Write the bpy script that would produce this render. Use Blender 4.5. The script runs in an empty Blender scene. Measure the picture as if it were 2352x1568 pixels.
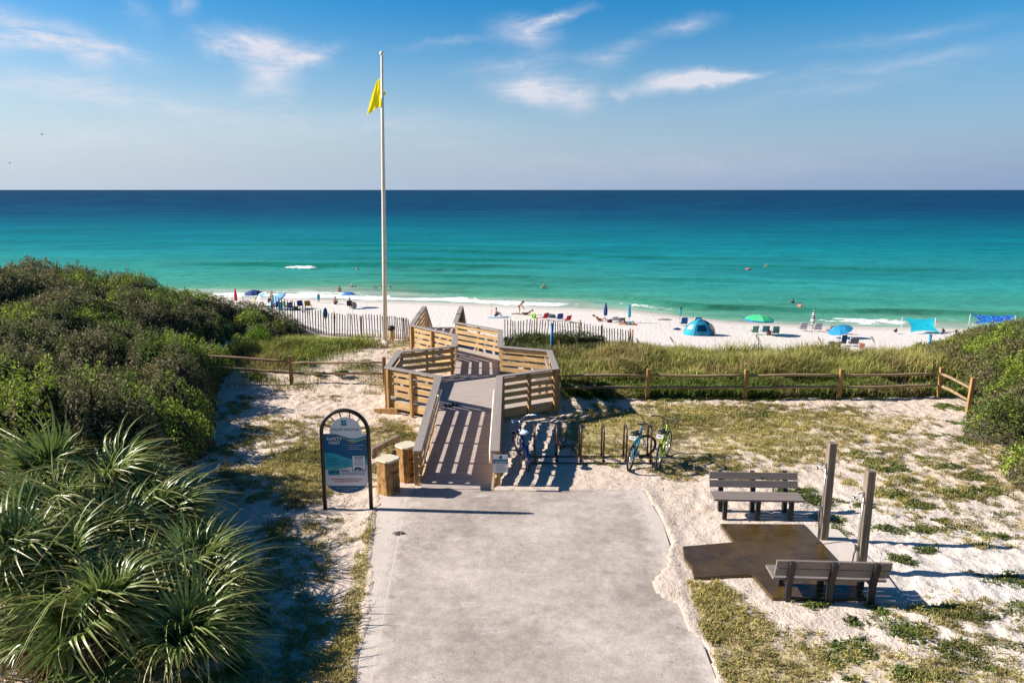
import bpy, bmesh, math, random
import numpy as np
from mathutils import Vector, Matrix, Euler
R = math.radians
random.seed(7)
rng = np.random.default_rng(7)
scene = bpy.context.scene
col = scene.collection

# ---------------------------------------------------------------- survey helpers
# the place was surveyed from the photo: a sight line through a photo point meets the ground somewhere
FP = 1725.0
CAMH = 6.75
PITCH = math.atan((784 - 436) / FP)
CP, SP = math.cos(PITCH), math.sin(PITCH)
def ray(u, v):
    x = (u - 1176) / FP; y = -(v - 784) / FP
    return Vector((x, CP + y * SP, -SP + y * CP))
def at(u, v, z=0.0):
    d = ray(u, v); t = (z - CAMH) / d.z
    return Vector((d.x * t, d.y * t, z))
def atY(u, v, Y):
    d = ray(u, v); t = Y / d.y
    return Vector((d.x * t, Y, CAMH + d.z * t))

# ---------------------------------------------------------------- noise
def _hash(ix, iy, seed):
    h = (ix.astype(np.int64) * 374761393 + iy.astype(np.int64) * 668265263 + seed * 974634533) & 0xFFFFFFFF
    h = ((h ^ (h >> 13)) * 1274126177) & 0xFFFFFFFF
    h = h ^ (h >> 16)
    return (h & 0xFFFFFF) / float(0xFFFFFF)
def vnoise(x, y, seed=0):
    x = np.asarray(x, float); y = np.asarray(y, float)
    ix = np.floor(x); iy = np.floor(y); fx = x - ix; fy = y - iy
    fx = fx * fx * (3 - 2 * fx); fy = fy * fy * (3 - 2 * fy)
    ix = ix.astype(np.int64); iy = iy.astype(np.int64)
    a = _hash(ix, iy, seed); b = _hash(ix + 1, iy, seed); c = _hash(ix, iy + 1, seed); d = _hash(ix + 1, iy + 1, seed)
    return (a * (1 - fx) + b * fx) * (1 - fy) + (c * (1 - fx) + d * fx) * fy
def fbm(x, y, seed=0, oct=4, gain=.5):
    s = 0; a = 1; n = 0
    for o in range(oct):
        s = s + a * vnoise(x * 2 ** o, y * 2 ** o, seed + o * 17); n += a; a *= gain
    return s / n
def sstep(a, b, x):
    t = np.clip((x - a) / (b - a), 0, 1); return t * t * (3 - 2 * t)

# ---------------------------------------------------------------- objects
def tag(o, label=None, cat=None, group=None, kind=None):
    if label: o['label'] = label
    if cat: o['category'] = cat
    if group: o['group'] = group
    if kind: o['kind'] = kind
    return o
def thing(name, label, cat, loc=(0, 0, 0), rz=0.0, group=None, rot=None):
    o = bpy.data.objects.new(name, None); col.objects.link(o)
    o.empty_display_size = .2
    o.location = loc; o.rotation_euler = rot if rot else (0, 0, rz)
    return tag(o, label, cat, group)
def link_mesh(name, me, mats, parent=None, smooth=False):
    if not isinstance(mats, (list, tuple)): mats = [mats]
    for m in mats: me.materials.append(m)
    if smooth: me.shade_smooth()
    o = bpy.data.objects.new(name, me); col.objects.link(o)
    if parent: o.parent = parent
    return o
def np_mesh(name, V, F, colors=None, mats=None, parent=None, smooth=False, attrs=None):
    """V (n,3), F (m,k) all faces of k corners"""
    me = bpy.data.meshes.new(name)
    V = np.asarray(V, np.float32); F = np.asarray(F, np.int32)
    m, k = F.shape
    me.vertices.add(len(V)); me.vertices.foreach_set('co', V.ravel())
    me.loops.add(m * k); me.loops.foreach_set('vertex_index', F.ravel())
    me.polygons.add(m); me.polygons.foreach_set('loop_start', np.arange(0, m * k, k, dtype=np.int32))
    me.update(calc_edges=True)
    if colors is not None:
        a = me.color_attributes.new('Col', 'FLOAT_COLOR', 'POINT')
        c = np.ones((len(V), 4), np.float32); c[:, :3] = colors
        a.data.foreach_set('color', c.ravel())
    for nm, val in (attrs or {}).items():
        a = me.attributes.new(nm, 'FLOAT', 'POINT'); a.data.foreach_set('value', np.asarray(val, np.float32))
    return link_mesh(name, me, mats or [], parent, smooth)

class MB:
    def __init__(s): s.v = []; s.f = []; s.mi = []; s.cur = 0; s.sm = []; s.smooth = False
    def add(s, vs, fs):
        n = len(s.v); s.v += [tuple(p) for p in vs]
        for f in fs: s.f.append([i + n for i in f]); s.mi.append(s.cur); s.sm.append(s.smooth)
        return s
    def m(s, i): s.cur = i; return s
    def box(s, c, d, M=None):
        x, y, z = d[0] / 2, d[1] / 2, d[2] / 2
        vs = [Vector(p) for p in ((-x, -y, -z), (x, -y, -z), (x, y, -z), (-x, y, -z), (-x, -y, z), (x, -y, z), (x, y, z), (-x, y, z))]
        if M: vs = [M @ p for p in vs]
        vs = [p + Vector(c) for p in vs]
        return s.add(vs, [(0, 3, 2, 1), (4, 5, 6, 7), (0, 1, 5, 4), (1, 2, 6, 5), (2, 3, 7, 6), (3, 0, 4, 7)])
    def bar(s, a, b, w, h, up=(0, 0, 1)):
        a = Vector(a); b = Vector(b); d = (b - a).normalized(); up = Vector(up)
        r = d.cross(up)
        if r.length < 1e-4: r = d.cross(Vector((0, 1, 0)))
        r.normalize(); u = r.cross(d)
        vs = []
        for p in (a, b):
            for sx, sy in ((-1, -1), (1, -1), (1, 1), (-1, 1)): vs.append(p + r * (sx * w / 2) + u * (sy * h / 2))
        return s.add(vs, [(0, 1, 2, 3), (7, 6, 5, 4), (0, 4, 5, 1), (1, 5, 6, 2), (2, 6, 7, 3), (3, 7, 4, 0)])
    def tube(s, pts, r, seg=8, cap=True, squash=1.0):
        pts = [Vector(p) for p in pts]; n = len(pts)
        rs = r if isinstance(r, (list, tuple)) else [r] * n
        vs = []; prev = None
        for i, p in enumerate(pts):
            d = (pts[min(i + 1, n - 1)] - pts[max(i - 1, 0)]).normalized()
            if prev is None:
                a = d.cross(Vector((0, 0, 1)))
                if a.length < 1e-3: a = d.cross(Vector((0, 1, 0)))
            else:
                a = prev - d * prev.dot(d)
            a.normalize(); prev = a; b = d.cross(a)
            for k in range(seg):
                t = 2 * math.pi * k / seg
                vs.append(p + (a * math.cos(t) + b * math.sin(t) * squash) * rs[i])
        fs = []
        for i in range(n - 1):
            for k in range(seg):
                k2 = (k + 1) % seg
                fs.append((i * seg + k, i * seg + k2, (i + 1) * seg + k2, (i + 1) * seg + k))
        if cap: fs += [tuple(range(seg - 1, -1, -1)), tuple((n - 1) * seg + k for k in range(seg))]
        o = s.smooth; s.smooth = True; s.add(vs, fs); s.smooth = o
        return s
    def ring(s, c, R_, r, axis='x', n=32, seg=8, M=None, arc=(0, 2 * math.pi)):
        full = abs(arc[1] - arc[0] - 2 * math.pi) < 1e-6
        vs = []; nn = n if full else n + 1
        for i in range(nn):
            t = arc[0] + (arc[1] - arc[0]) * i / n
            for k in range(seg):
                q = 2 * math.pi * k / seg; rr = R_ + r * math.cos(q); o = r * math.sin(q)
                p = Vector((o, rr * math.cos(t), rr * math.sin(t))) if axis == 'x' else Vector((rr * math.cos(t), rr * math.sin(t), o))
                if M: p = M @ p
                vs.append(p + Vector(c))
        fs = []
        for i in range(n):
            j = (i + 1) % nn
            for k in range(seg):
                k2 = (k + 1) % seg; fs.append((i * seg + k, i * seg + k2, j * seg + k2, j * seg + k))
        o = s.smooth; s.smooth = True; s.add(vs, fs); s.smooth = o
        return s
    def lathe(s, prof, c=(0, 0, 0), seg=16, M=None):
        vs = []; n = len(prof)
        for r, z in prof:
            for k in range(seg):
                t = 2 * math.pi * k / seg; p = Vector((r * math.cos(t), r * math.sin(t), z))
                if M: p = M @ p
                vs.append(p + Vector(c))
        fs = []
        for i in range(n - 1):
            for k in range(seg):
                k2 = (k + 1) % seg; fs.append((i * seg + k, i * seg + k2, (i + 1) * seg + k2, (i + 1) * seg + k))
        fs += [tuple(range(seg - 1, -1, -1)), tuple((n - 1) * seg + k for k in range(seg))]
        o = s.smooth; s.smooth = True; s.add(vs, fs); s.smooth = o
        return s
    def ball(s, c, r, seg=10, rings=7, M=None):
        if not isinstance(r, (tuple, list)): r = (r, r, r)
        prof = []
        vs = []; fs = []
        for i in range(1, rings):
            a = math.pi * i / rings
            for k in range(seg):
                t = 2 * math.pi * k / seg
                p = Vector((r[0] * math.sin(a) * math.cos(t), r[1] * math.sin(a) * math.sin(t), -r[2] * math.cos(a)))
                vs.append(p)
        vs += [Vector((0, 0, -r[2])), Vector((0, 0, r[2]))]
        if M: vs = [M @ p for p in vs]
        vs = [p + Vector(c) for p in vs]
        b, t_ = len(vs) - 2, len(vs) - 1
        for i in range(rings - 2):
            for k in range(seg):
                k2 = (k + 1) % seg; fs.append((i * seg + k, i * seg + k2, (i + 1) * seg + k2, (i + 1) * seg + k))
        for k in range(seg):
            k2 = (k + 1) % seg; fs += [(b, k2, k), (t_, (rings - 2) * seg + k, (rings - 2) * seg + k2)]
        o = s.smooth; s.smooth = True; s.add(vs, fs); s.smooth = o
        return s
    def prism(s, poly, z0, z1):
        n = len(poly)
        vs = [(p[0], p[1], z0) for p in poly] + [(p[0], p[1], z1) for p in poly]
        return s.add(vs, [tuple(range(n - 1, -1, -1)), tuple(range(n, 2 * n))] + [(i, (i + 1) % n, n + (i + 1) % n, n + i) for i in range(n)])
    def plate(s, poly, y0, y1):
        """outline in x,z given thickness along y (y0 = front)"""
        n = len(poly)
        vs = [(p[0], y0, p[1]) for p in poly] + [(p[0], y1, p[1]) for p in poly]
        return s.add(vs, [tuple(range(n)), tuple(range(2 * n - 1, n - 1, -1))] + [((i + 1) % n, i, n + i, n + (i + 1) % n) for i in range(n)])
    def xf(s, M, i0=0):
        s.v = s.v[:i0] + [tuple(M @ Vector(p)) for p in s.v[i0:]]; return s
    def build(s, name, mats, parent=None, bevel=0):
        me = bpy.data.meshes.new(name); me.from_pydata(s.v, [], s.f)
        if not isinstance(mats, (list, tuple)): mats = [mats]
        o = link_mesh(name, me, mats, parent)
        me.polygons.foreach_set('material_index', np.minimum(np.array(s.mi, np.int32), len(mats) - 1))
        me.polygons.foreach_set('use_smooth', np.array(s.sm, bool))
        me.update()
        if bevel:
            b = o.modifiers.new('edge', 'BEVEL'); b.width = bevel; b.segments = 2; b.limit_method = 'ANGLE'
        return o
def copy_tree(o, parent=None):
    c = o.copy(); col.objects.link(c); c.parent = parent
    for ch in list(o.children): copy_tree(ch, c)
    return c

# ---------------------------------------------------------------- materials
MATS = {}
def nt(m): return m.node_tree.nodes, m.node_tree.links
def mat(name, c, rough=.6, var=.12, scale=8, bump=0, bscale=40, metal=0, spec=.5, stretch=None, coat=0, two=None, trans=0, attr=None):
    if name in MATS: return MATS[name]
    m = bpy.data.materials.new(name); m.use_nodes = True; N, L = nt(m)
    b = N['Principled BSDF']; b.inputs['Roughness'].default_value = rough; b.inputs['Metallic'].default_value = metal
    b.inputs['Specular IOR Level'].default_value = spec
    if coat: b.inputs['Coat Weight'].default_value = coat
    tc = N.new('ShaderNodeTexCoord'); src = tc.outputs['Object']
    if stretch:
        mp = N.new('ShaderNodeMapping'); mp.inputs['Scale'].default_value = stretch; L.new(src, mp.inputs['Vector']); src = mp.outputs['Vector']
    no = N.new('ShaderNodeTexNoise'); no.inputs['Scale'].default_value = scale; no.inputs['Detail'].default_value = 5; L.new(src, no.inputs['Vector'])
    mr = N.new('ShaderNodeMapRange'); mr.inputs['From Min'].default_value = .3; mr.inputs['From Max'].default_value = .7; L.new(no.outputs['Fac'], mr.inputs['Value'])
    if attr:
        at_ = N.new('ShaderNodeAttribute'); at_.attribute_name = 'Col'
        mr.inputs['To Min'].default_value = 1 - var; mr.inputs['To Max'].default_value = 1 + var
        vm = N.new('ShaderNodeVectorMath'); vm.operation = 'SCALE'; L.new(at_.outputs['Color'], vm.inputs[0]); L.new(mr.outputs['Result'], vm.inputs['Scale'])
        cout = vm.outputs['Vector']
    else:
        mx = N.new('ShaderNodeMix'); mx.data_type = 'RGBA'
        c1 = [max(0, x * (1 - var)) for x in c]; c2 = list(two) if two else [min(1, x * (1 + var)) for x in c]
        mx.inputs['A'].default_value = c1 + [1]; mx.inputs['B'].default_value = c2 + [1]
        L.new(mr.outputs['Result'], mx.inputs['Factor']); cout = mx.outputs['Result']
    L.new(cout, b.inputs['Base Color'])
    if bump:
        n2 = N.new('ShaderNodeTexNoise'); n2.inputs['Scale'].default_value = bscale; n2.inputs['Detail'].default_value = 4; L.new(src, n2.inputs['Vector'])
        bp = N.new('ShaderNodeBump'); bp.inputs['Strength'].default_value = 1; bp.inputs['Distance'].default_value = bump
        L.new(n2.outputs['Fac'], bp.inputs['Height']); L.new(bp.outputs['Normal'], b.inputs['Normal'])
    if trans:
        tr = N.new('ShaderNodeBsdfTranslucent'); L.new(cout, tr.inputs['Color'])
        ms = N.new('ShaderNodeMixShader'); ms.inputs['Fac'].default_value = trans
        L.new(b.outputs['BSDF'], ms.inputs[1]); L.new(tr.outputs['BSDF'], ms.inputs[2]); L.new(ms.outputs['Shader'], N['Material Output'].inputs['Surface'])
    MATS[name] = m
    return m

# ---------------------------------------------------------------- camera, sun, sky
cam = bpy.data.cameras.new('camera'); cam_o = bpy.data.objects.new('camera', cam); col.objects.link(cam_o)
cam.sensor_width = 36; cam.sensor_fit = 'HORIZONTAL'; cam.lens = 36 * FP / 2352
cam.clip_start = .1; cam.clip_end = 120000
cam_o.location = (0, 0, CAMH); cam_o.rotation_euler = (math.pi / 2 - PITCH, 0, 0)
scene.camera = cam_o
vs_ = scene.view_settings
vs_.view_transform = 'Standard'; vs_.look = 'None'; vs_.gamma = 1; vs_.use_curve_mapping = False
vs_.exposure = EXPOSURE = 0.9

SUN_EL = R(30)
SH = Vector((1, -.07, 0)).normalized()                 # the way shadows fall on the ground
sun = bpy.data.lights.new('sun', 'SUN'); sun.energy = 5.0; sun.angle = R(.53); sun.color = (1, .915, .82)
sun_o = bpy.data.objects.new('sun', sun); col.objects.link(sun_o); sun_o.location = (-30, 0, 40)
sdir = Vector((SH.x * math.cos(SUN_EL), SH.y * math.cos(SUN_EL), -math.sin(SUN_EL)))
sun_o.rotation_euler = sdir.to_track_quat('-Z', 'Y').to_euler()

world = bpy.data.worlds.new('World'); scene.world = world; world.use_nodes = True
WN, WL = world.node_tree.nodes, world.node_tree.links
bg = WN['Background']; bg.inputs['Strength'].default_value = .072
sky = WN.new('ShaderNodeTexSky'); sky.sky_type = 'NISHITA'; sky.sun_disc = False
sky.sun_elevation = SUN_EL
tosun = -sdir
sky.sun_rotation = math.atan2(tosun.x, tosun.y)
sky.altitude = 10; sky.air_density = 1.0; sky.dust_density = .6; sky.ozone_density = 3.0
tcw = WN.new('ShaderNodeTexCoord')
def wmath(op, a, b=None, c=None, clamp=False):
    n = WN.new('ShaderNodeMath'); n.operation = op; n.use_clamp = clamp
    for i, x in enumerate((a, b, c)):
        if x is None: continue
        if isinstance(x, (int, float)): n.inputs[i].default_value = x
        else: WL.new(x, n.inputs[i])
    return n.outputs[0]
def wnoise(vec, scale, detail=6, rough=.6, dist=0.0, sc=(1, 1, 1), rot=(0, 0, 0)):
    mp = WN.new('ShaderNodeMapping'); mp.inputs['Scale'].default_value = sc; mp.inputs['Rotation'].default_value = rot; WL.new(vec, mp.inputs['Vector'])
    n = WN.new('ShaderNodeTexNoise'); n.inputs['Scale'].default_value = scale; n.inputs['Detail'].default_value = detail
    n.inputs['Roughness'].default_value = rough; n.inputs['Distortion'].default_value = dist
    WL.new(mp.outputs['Vector'], n.inputs['Vector']); return n
# clouds sit at directions in the sky
gen = tcw.outputs['Generated']
warp = wnoise(gen, 9, 5, .6)
wv = WN.new('ShaderNodeVectorMath'); wv.operation = 'MULTIPLY_ADD'
WL.new(warp.outputs['Color'], wv.inputs[0]); wv.inputs[1].default_value = (.075, 0, .045); WL.new(gen, wv.inputs[2])
wsub = WN.new('ShaderNodeVectorMath'); wsub.operation = 'SUBTRACT'; WL.new(wv.outputs['Vector'], wsub.inputs[0]); wsub.inputs[1].default_value = (.0375, 0, .0225)
cvec = wsub.outputs['Vector']
CLOUDS = [  # centre in the photo, half width, half height, tilt, weight
    (600, 118, 170, 40, 8, .95), (612, 178, 90, 70, 0, .8), (700, 135, 120, 22, -14, .7), (520, 120, 90, 22, 28, .7),
    (110, 78, 190, 40, 10, .85), (20, 90, 170, 30, 0, .7), (215, 140, 60, 28, 15, .6), (270, 110, 90, 14, 0, .4),
    (330, 240, 560, 60, 6, .40), (900, 290, 420, 60, 3, .26), (100, 190, 240, 34, 10, .35), (150, 320, 600, 60, 0, .30), (1500, 370, 800, 50, 0, .18),
    (1215, 75, 120, 48, 10, .75), (1290, 42, 110, 18, -10, .8), (1570, 60, 110, 24, -12, .5),
    (1230, 195, 150, 42, 0, .9), (1250, 232, 170, 30, 8, .55), (1330, 215, 110, 40, -10, .5), (1420, 130, 110, 30, -20, .4),
    (1590, 180, 170, 22, -4, 1.0), (1560, 200, 150, 22, -8, .9), (1435, 212, 50, 18, -5, .7), (1690, 172, 120, 14, -6, .6),
    (1200, 150, 240, 22, -6, .3), (1050, 100, 160, 14, -5, .22), (2050, 150, 420, 26, -6, .22), (2080, 85, 240, 22, -5, .2), (1900, 210, 380, 22, -7, .16),
    (430, 10, 50, 30, -50, .4), (330, 30, 50, 40, 0, .2)]
tot = None
for (u, v, a, b_, tilt, w) in CLOUDS:
    d = ray(u, v).normalized(); k = 1 / FP
    # p' = S * Rot * (p - d)
    mp = WN.new('ShaderNodeMapping'); mp.vector_type = 'TEXTURE'
    mp.inputs['Location'].default_value = (d.x, 0, d.z); mp.inputs['Rotation'].default_value = (0, R(tilt), 0)
    mp.inputs['Scale'].default_value = (a * k * 1.05, 1e6, b_ * k * 1.25)
    WL.new(cvec, mp.inputs['Vector'])
    g = WN.new('ShaderNodeTexGradient'); g.gradient_type = 'QUADRATIC_SPHERE'; WL.new(mp.outputs['Vector'], g.inputs['Vector'])
    tot = wmath('MULTIPLY_ADD', g.outputs['Fac'], w * 1.6, tot if tot is not None else 0.0)
wisp = wnoise(gen, 14, 10, .68, .6, sc=(1, 1, 4.2), rot=(0, R(8), 0))
wfac = WN.new('ShaderNodeMapRange'); wfac.inputs['From Min'].default_value = .32; wfac.inputs['From Max'].default_value = .72; WL.new(wisp.outputs['Fac'], wfac.inputs['Value'])
cl = wmath('MULTIPLY', tot, wmath('MULTIPLY_ADD', wfac.outputs['Result'], .95, .12))
cl = wmath('MINIMUM', wmath('MULTIPLY', cl, 1.0), .85)
# only in the half of the sky over the sea
sep = WN.new('ShaderNodeSeparateXYZ'); WL.new(gen, sep.inputs['Vector'])
cl = wmath('MULTIPLY', cl, wmath('GREATER_THAN', sep.outputs['Y'], 0))
# the air: deeper blue overhead, lavender haze low over the sea
hs = WN.new('ShaderNodeHueSaturation'); hs.inputs['Saturation'].default_value = 1.55; hs.inputs['Value'].default_value = 1.0; WL.new(sky.outputs['Color'], hs.inputs['Color'])
SKYHAZE = (4.6, 5.0, 6.1)
lo = WN.new('ShaderNodeMapRange'); lo.interpolation_type = 'SMOOTHSTEP'; lo.inputs['From Min'].default_value = .22; lo.inputs['From Max'].default_value = -.02
lo.inputs['To Min'].default_value = 0; lo.inputs['To Max'].default_value = .95; WL.new(sep.outputs['Z'], lo.inputs['Value'])
mh = WN.new('ShaderNodeMix'); mh.data_type = 'RGBA'; WL.new(lo.outputs['Result'], mh.inputs['Factor']); WL.new(hs.outputs['Color'], mh.inputs['A'])
hx = WN.new('ShaderNodeMapRange'); hx.inputs['From Min'].default_value = -.6; hx.inputs['From Max'].default_value = .6; WL.new(sep.outputs['X'], hx.inputs['Value'])
hz = WN.new('ShaderNodeMix'); hz.data_type = 'RGBA'; WL.new(hx.outputs['Result'], hz.inputs['Factor'])
hz.inputs['A'].default_value = (4.15, 4.85, 5.8, 1); hz.inputs['B'].default_value = (1.85, 2.75, 4.5, 1)
WL.new(hz.outputs['Result'], mh.inputs['B'])
# unseen sky overhead and landward is dimmed to lessen fill light in shadows
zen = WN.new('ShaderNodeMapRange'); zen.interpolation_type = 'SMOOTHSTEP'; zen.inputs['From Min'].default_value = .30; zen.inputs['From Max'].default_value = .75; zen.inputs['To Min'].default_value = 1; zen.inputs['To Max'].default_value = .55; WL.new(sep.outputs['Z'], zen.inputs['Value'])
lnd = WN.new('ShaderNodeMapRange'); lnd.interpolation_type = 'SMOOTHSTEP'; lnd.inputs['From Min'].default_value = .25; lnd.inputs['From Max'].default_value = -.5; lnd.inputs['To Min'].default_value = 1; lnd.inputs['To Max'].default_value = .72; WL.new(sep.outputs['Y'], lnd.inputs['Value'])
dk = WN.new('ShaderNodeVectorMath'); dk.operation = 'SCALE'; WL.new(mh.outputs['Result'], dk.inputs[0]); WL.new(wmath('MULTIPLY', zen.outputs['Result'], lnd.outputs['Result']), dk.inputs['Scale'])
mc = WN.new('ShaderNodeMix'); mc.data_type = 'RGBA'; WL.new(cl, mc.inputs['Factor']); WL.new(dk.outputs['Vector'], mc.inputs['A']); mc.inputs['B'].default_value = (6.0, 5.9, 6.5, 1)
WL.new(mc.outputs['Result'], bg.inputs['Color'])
# ================================================================= TERRAIN
SEA_Z = -6.6
_wx = np.array([-140, -26, -6.6, 13.5, 18.3, 22.6, 31, 43, 49.7, 160.])
_wy = np.array([108, 93.9, 89.9, 84.2, 80.2, 76.6, 74.2, 73.0, 71.5, 58.])
def shore(x): return np.interp(x, _wx, _wy)
def xb(y): return np.interp(y, [11, 13, 16, 18.8, 20.2, 23.2, 25.9, 28, 31, 33, 35], [-9.2, -8.7, -7.95, -8.1, -8.5, -9.5, -10.5, -10.6, -10.1, -9.7, -9.1])
def xr(y): return np.interp(y, [14, 16, 17, 18.2, 19.2, 20.5, 22, 25, 28, 31, 34], [12.0, 11.8, 12.0, 12.9, 13.0, 13.0, 14.4, 15.9, 15.6, 16.4, 18])
def base_h(x, y):
    x = np.asarray(x, float); y = np.asarray(y, float)
    y1 = np.interp(x, [-40, -2, 0, 3, 8, 16, 22], [37, 35, 34, 32.5, 28.5, 27.5, 29])
    t = np.clip((y - y1) / (49 - y1), 0, 1); t = t ** 1.5; t = t * (1.6 - .6 * t)
    h = -4.8 * np.clip(t, 0, 1)
    yw = shore(x)
    t2 = (y - 49) / (yw - 49)
    h = h + np.where(y > 49, -1.8 * np.minimum(t2, 1) - np.maximum(y - yw, 0) * .05, 0)
    # dune crest behind the rail fence
    h = h + .30 * sstep(1.5, 4, x) * np.exp(-((y - 27.2) / 1.7) ** 2)
    h = h + .25 * sstep(-1, -6, x) * np.exp(-((y - 29.5) / 2.5) ** 2)
    # hills under the scrub
    dl = np.maximum(xb(y) - x, 0); fy = sstep(13, 30, y) * .75 + .25
    h = h + fy * 3.25 * (1 - np.exp(-dl / 7.5)) * sstep(10, 15, y) * (1 - sstep(33.5, 46, y))
    dr = np.maximum(x - xr(y), 0)
    h = h + 1.3 * (1 - np.exp(-dr / 5)) * sstep(12, 18, y) * (1 - sstep(29, 42, y)) * (.55 + .45 * sstep(18, 27, y))
    return h
# paved areas, plan outline
_pv = [at(905, 1128), at(1478, 1128), at(1500, 1180), at(1530, 1240), at(1572, 1330), at(1600, 1400), at(1640, 1568)]
SLAB = [(-3.02, 16.2), (-1.0, 16.2), (_pv[1].x, 16.2), (3.12, 14.5), (2.98, 12.3), (2.90, 10.5), (2.84, 8.0), (2.8, 5.0), (-1.85, 5.0), (-2.05, 8.0), (-2.2, 9.6), (-2.62, 13.0)]
WET = [at(1654, 1202, .05), at(1847, 1203, .05), at(1966, 1330, .05), at(1990, 1373, .05), at(1775, 1373, .05), at(1728, 1318, .05), at(1594, 1326, .05), at(1588, 1300, .05), at(1572, 1280, .05), at(1568, 1254, .05), at(1686, 1244, .05)]
WET = [(p.x, p.y) for p in WET]
DRY = [at(1850, 1207, .03), at(1925, 1215, .03), at(2030, 1310, .03), at(2085, 1385, .03), at(1992, 1378, .03)]
DRY = [(p.x, p.y) for p in DRY]
def poly_sd(P, x, y):
    """signed distance to a plan outline, negative inside"""
    P = np.array(P); n = len(P); d = np.full(x.shape, 1e9); ins = np.zeros(x.shape, bool)
    for i in range(n):
        a = P[i]; b = P[(i + 1) % n]; e = b - a; w0 = x - a[0]; w1 = y - a[1]
        t = np.clip((w0 * e[0] + w1 * e[1]) / (e @ e), 0, 1)
        d = np.minimum(d, (w0 - e[0] * t) ** 2 + (w1 - e[1] * t) ** 2)
        c = (a[1] <= y) != (b[1] <= y)
        with np.errstate(divide='ignore', invalid='ignore'):
            xi = a[0] + (y - a[1]) * e[0] / e[1] if abs(e[1]) > 1e-9 else np.full(x.shape, 1e9)
        ins ^= c & (x < xi)
    return np.where(ins, -1, 1) * np.sqrt(d)
BLOB_DRY = [(700, 1060, 95, 45, .9), (640, 1010, 120, 35, .35), (890, 1005, 70, 40, .75), (820, 1090, 70, 30, .7), (560, 1090, 90, 30, .6),
    (878, 1215, 44, 40, 1.1), (862, 1290, 48, 60, 1.1), (835, 1390, 52, 70, 1.1), (800, 1500, 55, 80, 1.1), (760, 1560, 60, 60, .7),
    (680, 1240, 120, 50, .5), (640, 1330, 120, 60, .45), (690, 1430, 120, 60, .5), (640, 1540, 140, 60, .5), (560, 1130, 90, 30, .5), (700, 1130, 70, 30, .8),
    (1480, 975, 180, 40, .74), (1660, 975, 230, 45, .70), (1380, 1010, 90, 40, .6), (1560, 1035, 190, 45, .55), (1800, 1010, 170, 50, .62), (1700, 1070, 120, 30, .4), (1950, 970, 180, 35, .55),
    (1560, 1075, 90, 22, .55), (1600, 950, 300, 25, .6), (2050, 1010, 120, 50, .35), (1350, 1000, 60, 45, .75),
    (1640, 1385, 62, 52, 1.0), (1690, 1450, 90, 60, .9), (1760, 1520, 140, 60, .75), (1860, 1500, 120, 60, .5), (1680, 1550, 70, 50, .8),
    (2130, 1110, 170, 70, .35), (2260, 1060, 110, 60, .4), (2200, 1180, 160, 70, .3), (2250, 1450, 160, 90, .4), (2050, 1530, 180, 60, .5), (2250, 1560, 160, 60, .55),
    (600, 870, 90, 20, .5), (760, 900, 60, 20, .3), (540, 940, 40, 40, .3), (560, 1010, 50, 60, .4), (700, 980, 80, 25, .25)]
BLOB_GRN = [(690, 1046, 55, 12), (735, 1058, 40, 8), (925, 1000, 16, 6), (955, 998, 18, 7), (740, 865, 22, 10), (820, 850, 60, 14), (790, 880, 60, 10), (620, 868, 70, 12), (590, 886, 50, 8),
    (1845, 1137, 45, 9), (1885, 1150, 50, 8), (1805, 1130, 25, 7), (1900, 1192, 34, 9), (1912, 1222, 34, 11), (1985, 1165, 26, 7), (2055, 1140, 30, 9), (2105, 1165, 26, 8), (2060, 1215, 36, 7), (2120, 1215, 36, 8), (2060, 1280, 26, 12), (2110, 1255, 30, 9),
    (2150, 1190, 24, 7), (2190, 1215, 40, 8), (2095, 1110, 26, 6), (2010, 1060, 26, 6), (2050, 1075, 40, 5), (1950, 1045, 26, 5), (1995, 1040, 30, 4), (2110, 1050, 18, 5), (2180, 1075, 34, 6), (2230, 1095, 40, 8), (2270, 1130, 36, 6), (2200, 1135, 36, 7), (2300, 1180, 40, 8), (2290, 1230, 40, 8),
    (2060, 1440, 48, 26), (1955, 1492, 40, 18), (1930, 1512, 30, 12), (1975, 1475, 24, 10), (2160, 1398, 70, 12), (2230, 1412, 60, 12), (2320, 1330, 50, 16), (2335, 1395, 40, 20), (2210, 1495, 44, 18), (2285, 1530, 40, 14), (2110, 1548, 40, 16), (2020, 1400, 26, 6), (1955, 1432, 16, 6), (2320, 1480, 40, 12), (1870, 1390, 20, 7), (1960, 1555, 30, 8), (2180, 1560, 40, 12),
    (1430, 912, 90, 7), (1560, 914, 80, 6), (1700, 912, 120, 6), (1850, 910, 120, 6), (2000, 908, 120, 6), (2120, 905, 70, 6), (1370, 905, 60, 5), (1920, 985, 26, 4), (2040, 990, 20, 4), (2180, 935, 30, 6), (2210, 970, 26, 6), (2150, 1000, 30, 5), (2235, 1010, 40, 8), (1570, 960, 40, 6), (1760, 955, 50, 5)]
BLOB_GRN = [b + (1.0,) for b in BLOB_GRN]
def blobs(B, x, y, wob):
    out = np.zeros(x.shape)
    for (u, v, ru, rv, w) in B:
        p = at(u, v); q = at(u, v - rv); dep = p.y * CP + CAMH * SP
        a = ru * dep / FP; b = max(q.y - p.y, .12)
        r2 = ((x - p.x) / a) ** 2 + ((y - p.y) / b) ** 2
        out = np.maximum(out, w * np.exp(-r2 * r2 * wob * .9))
    return out
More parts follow.
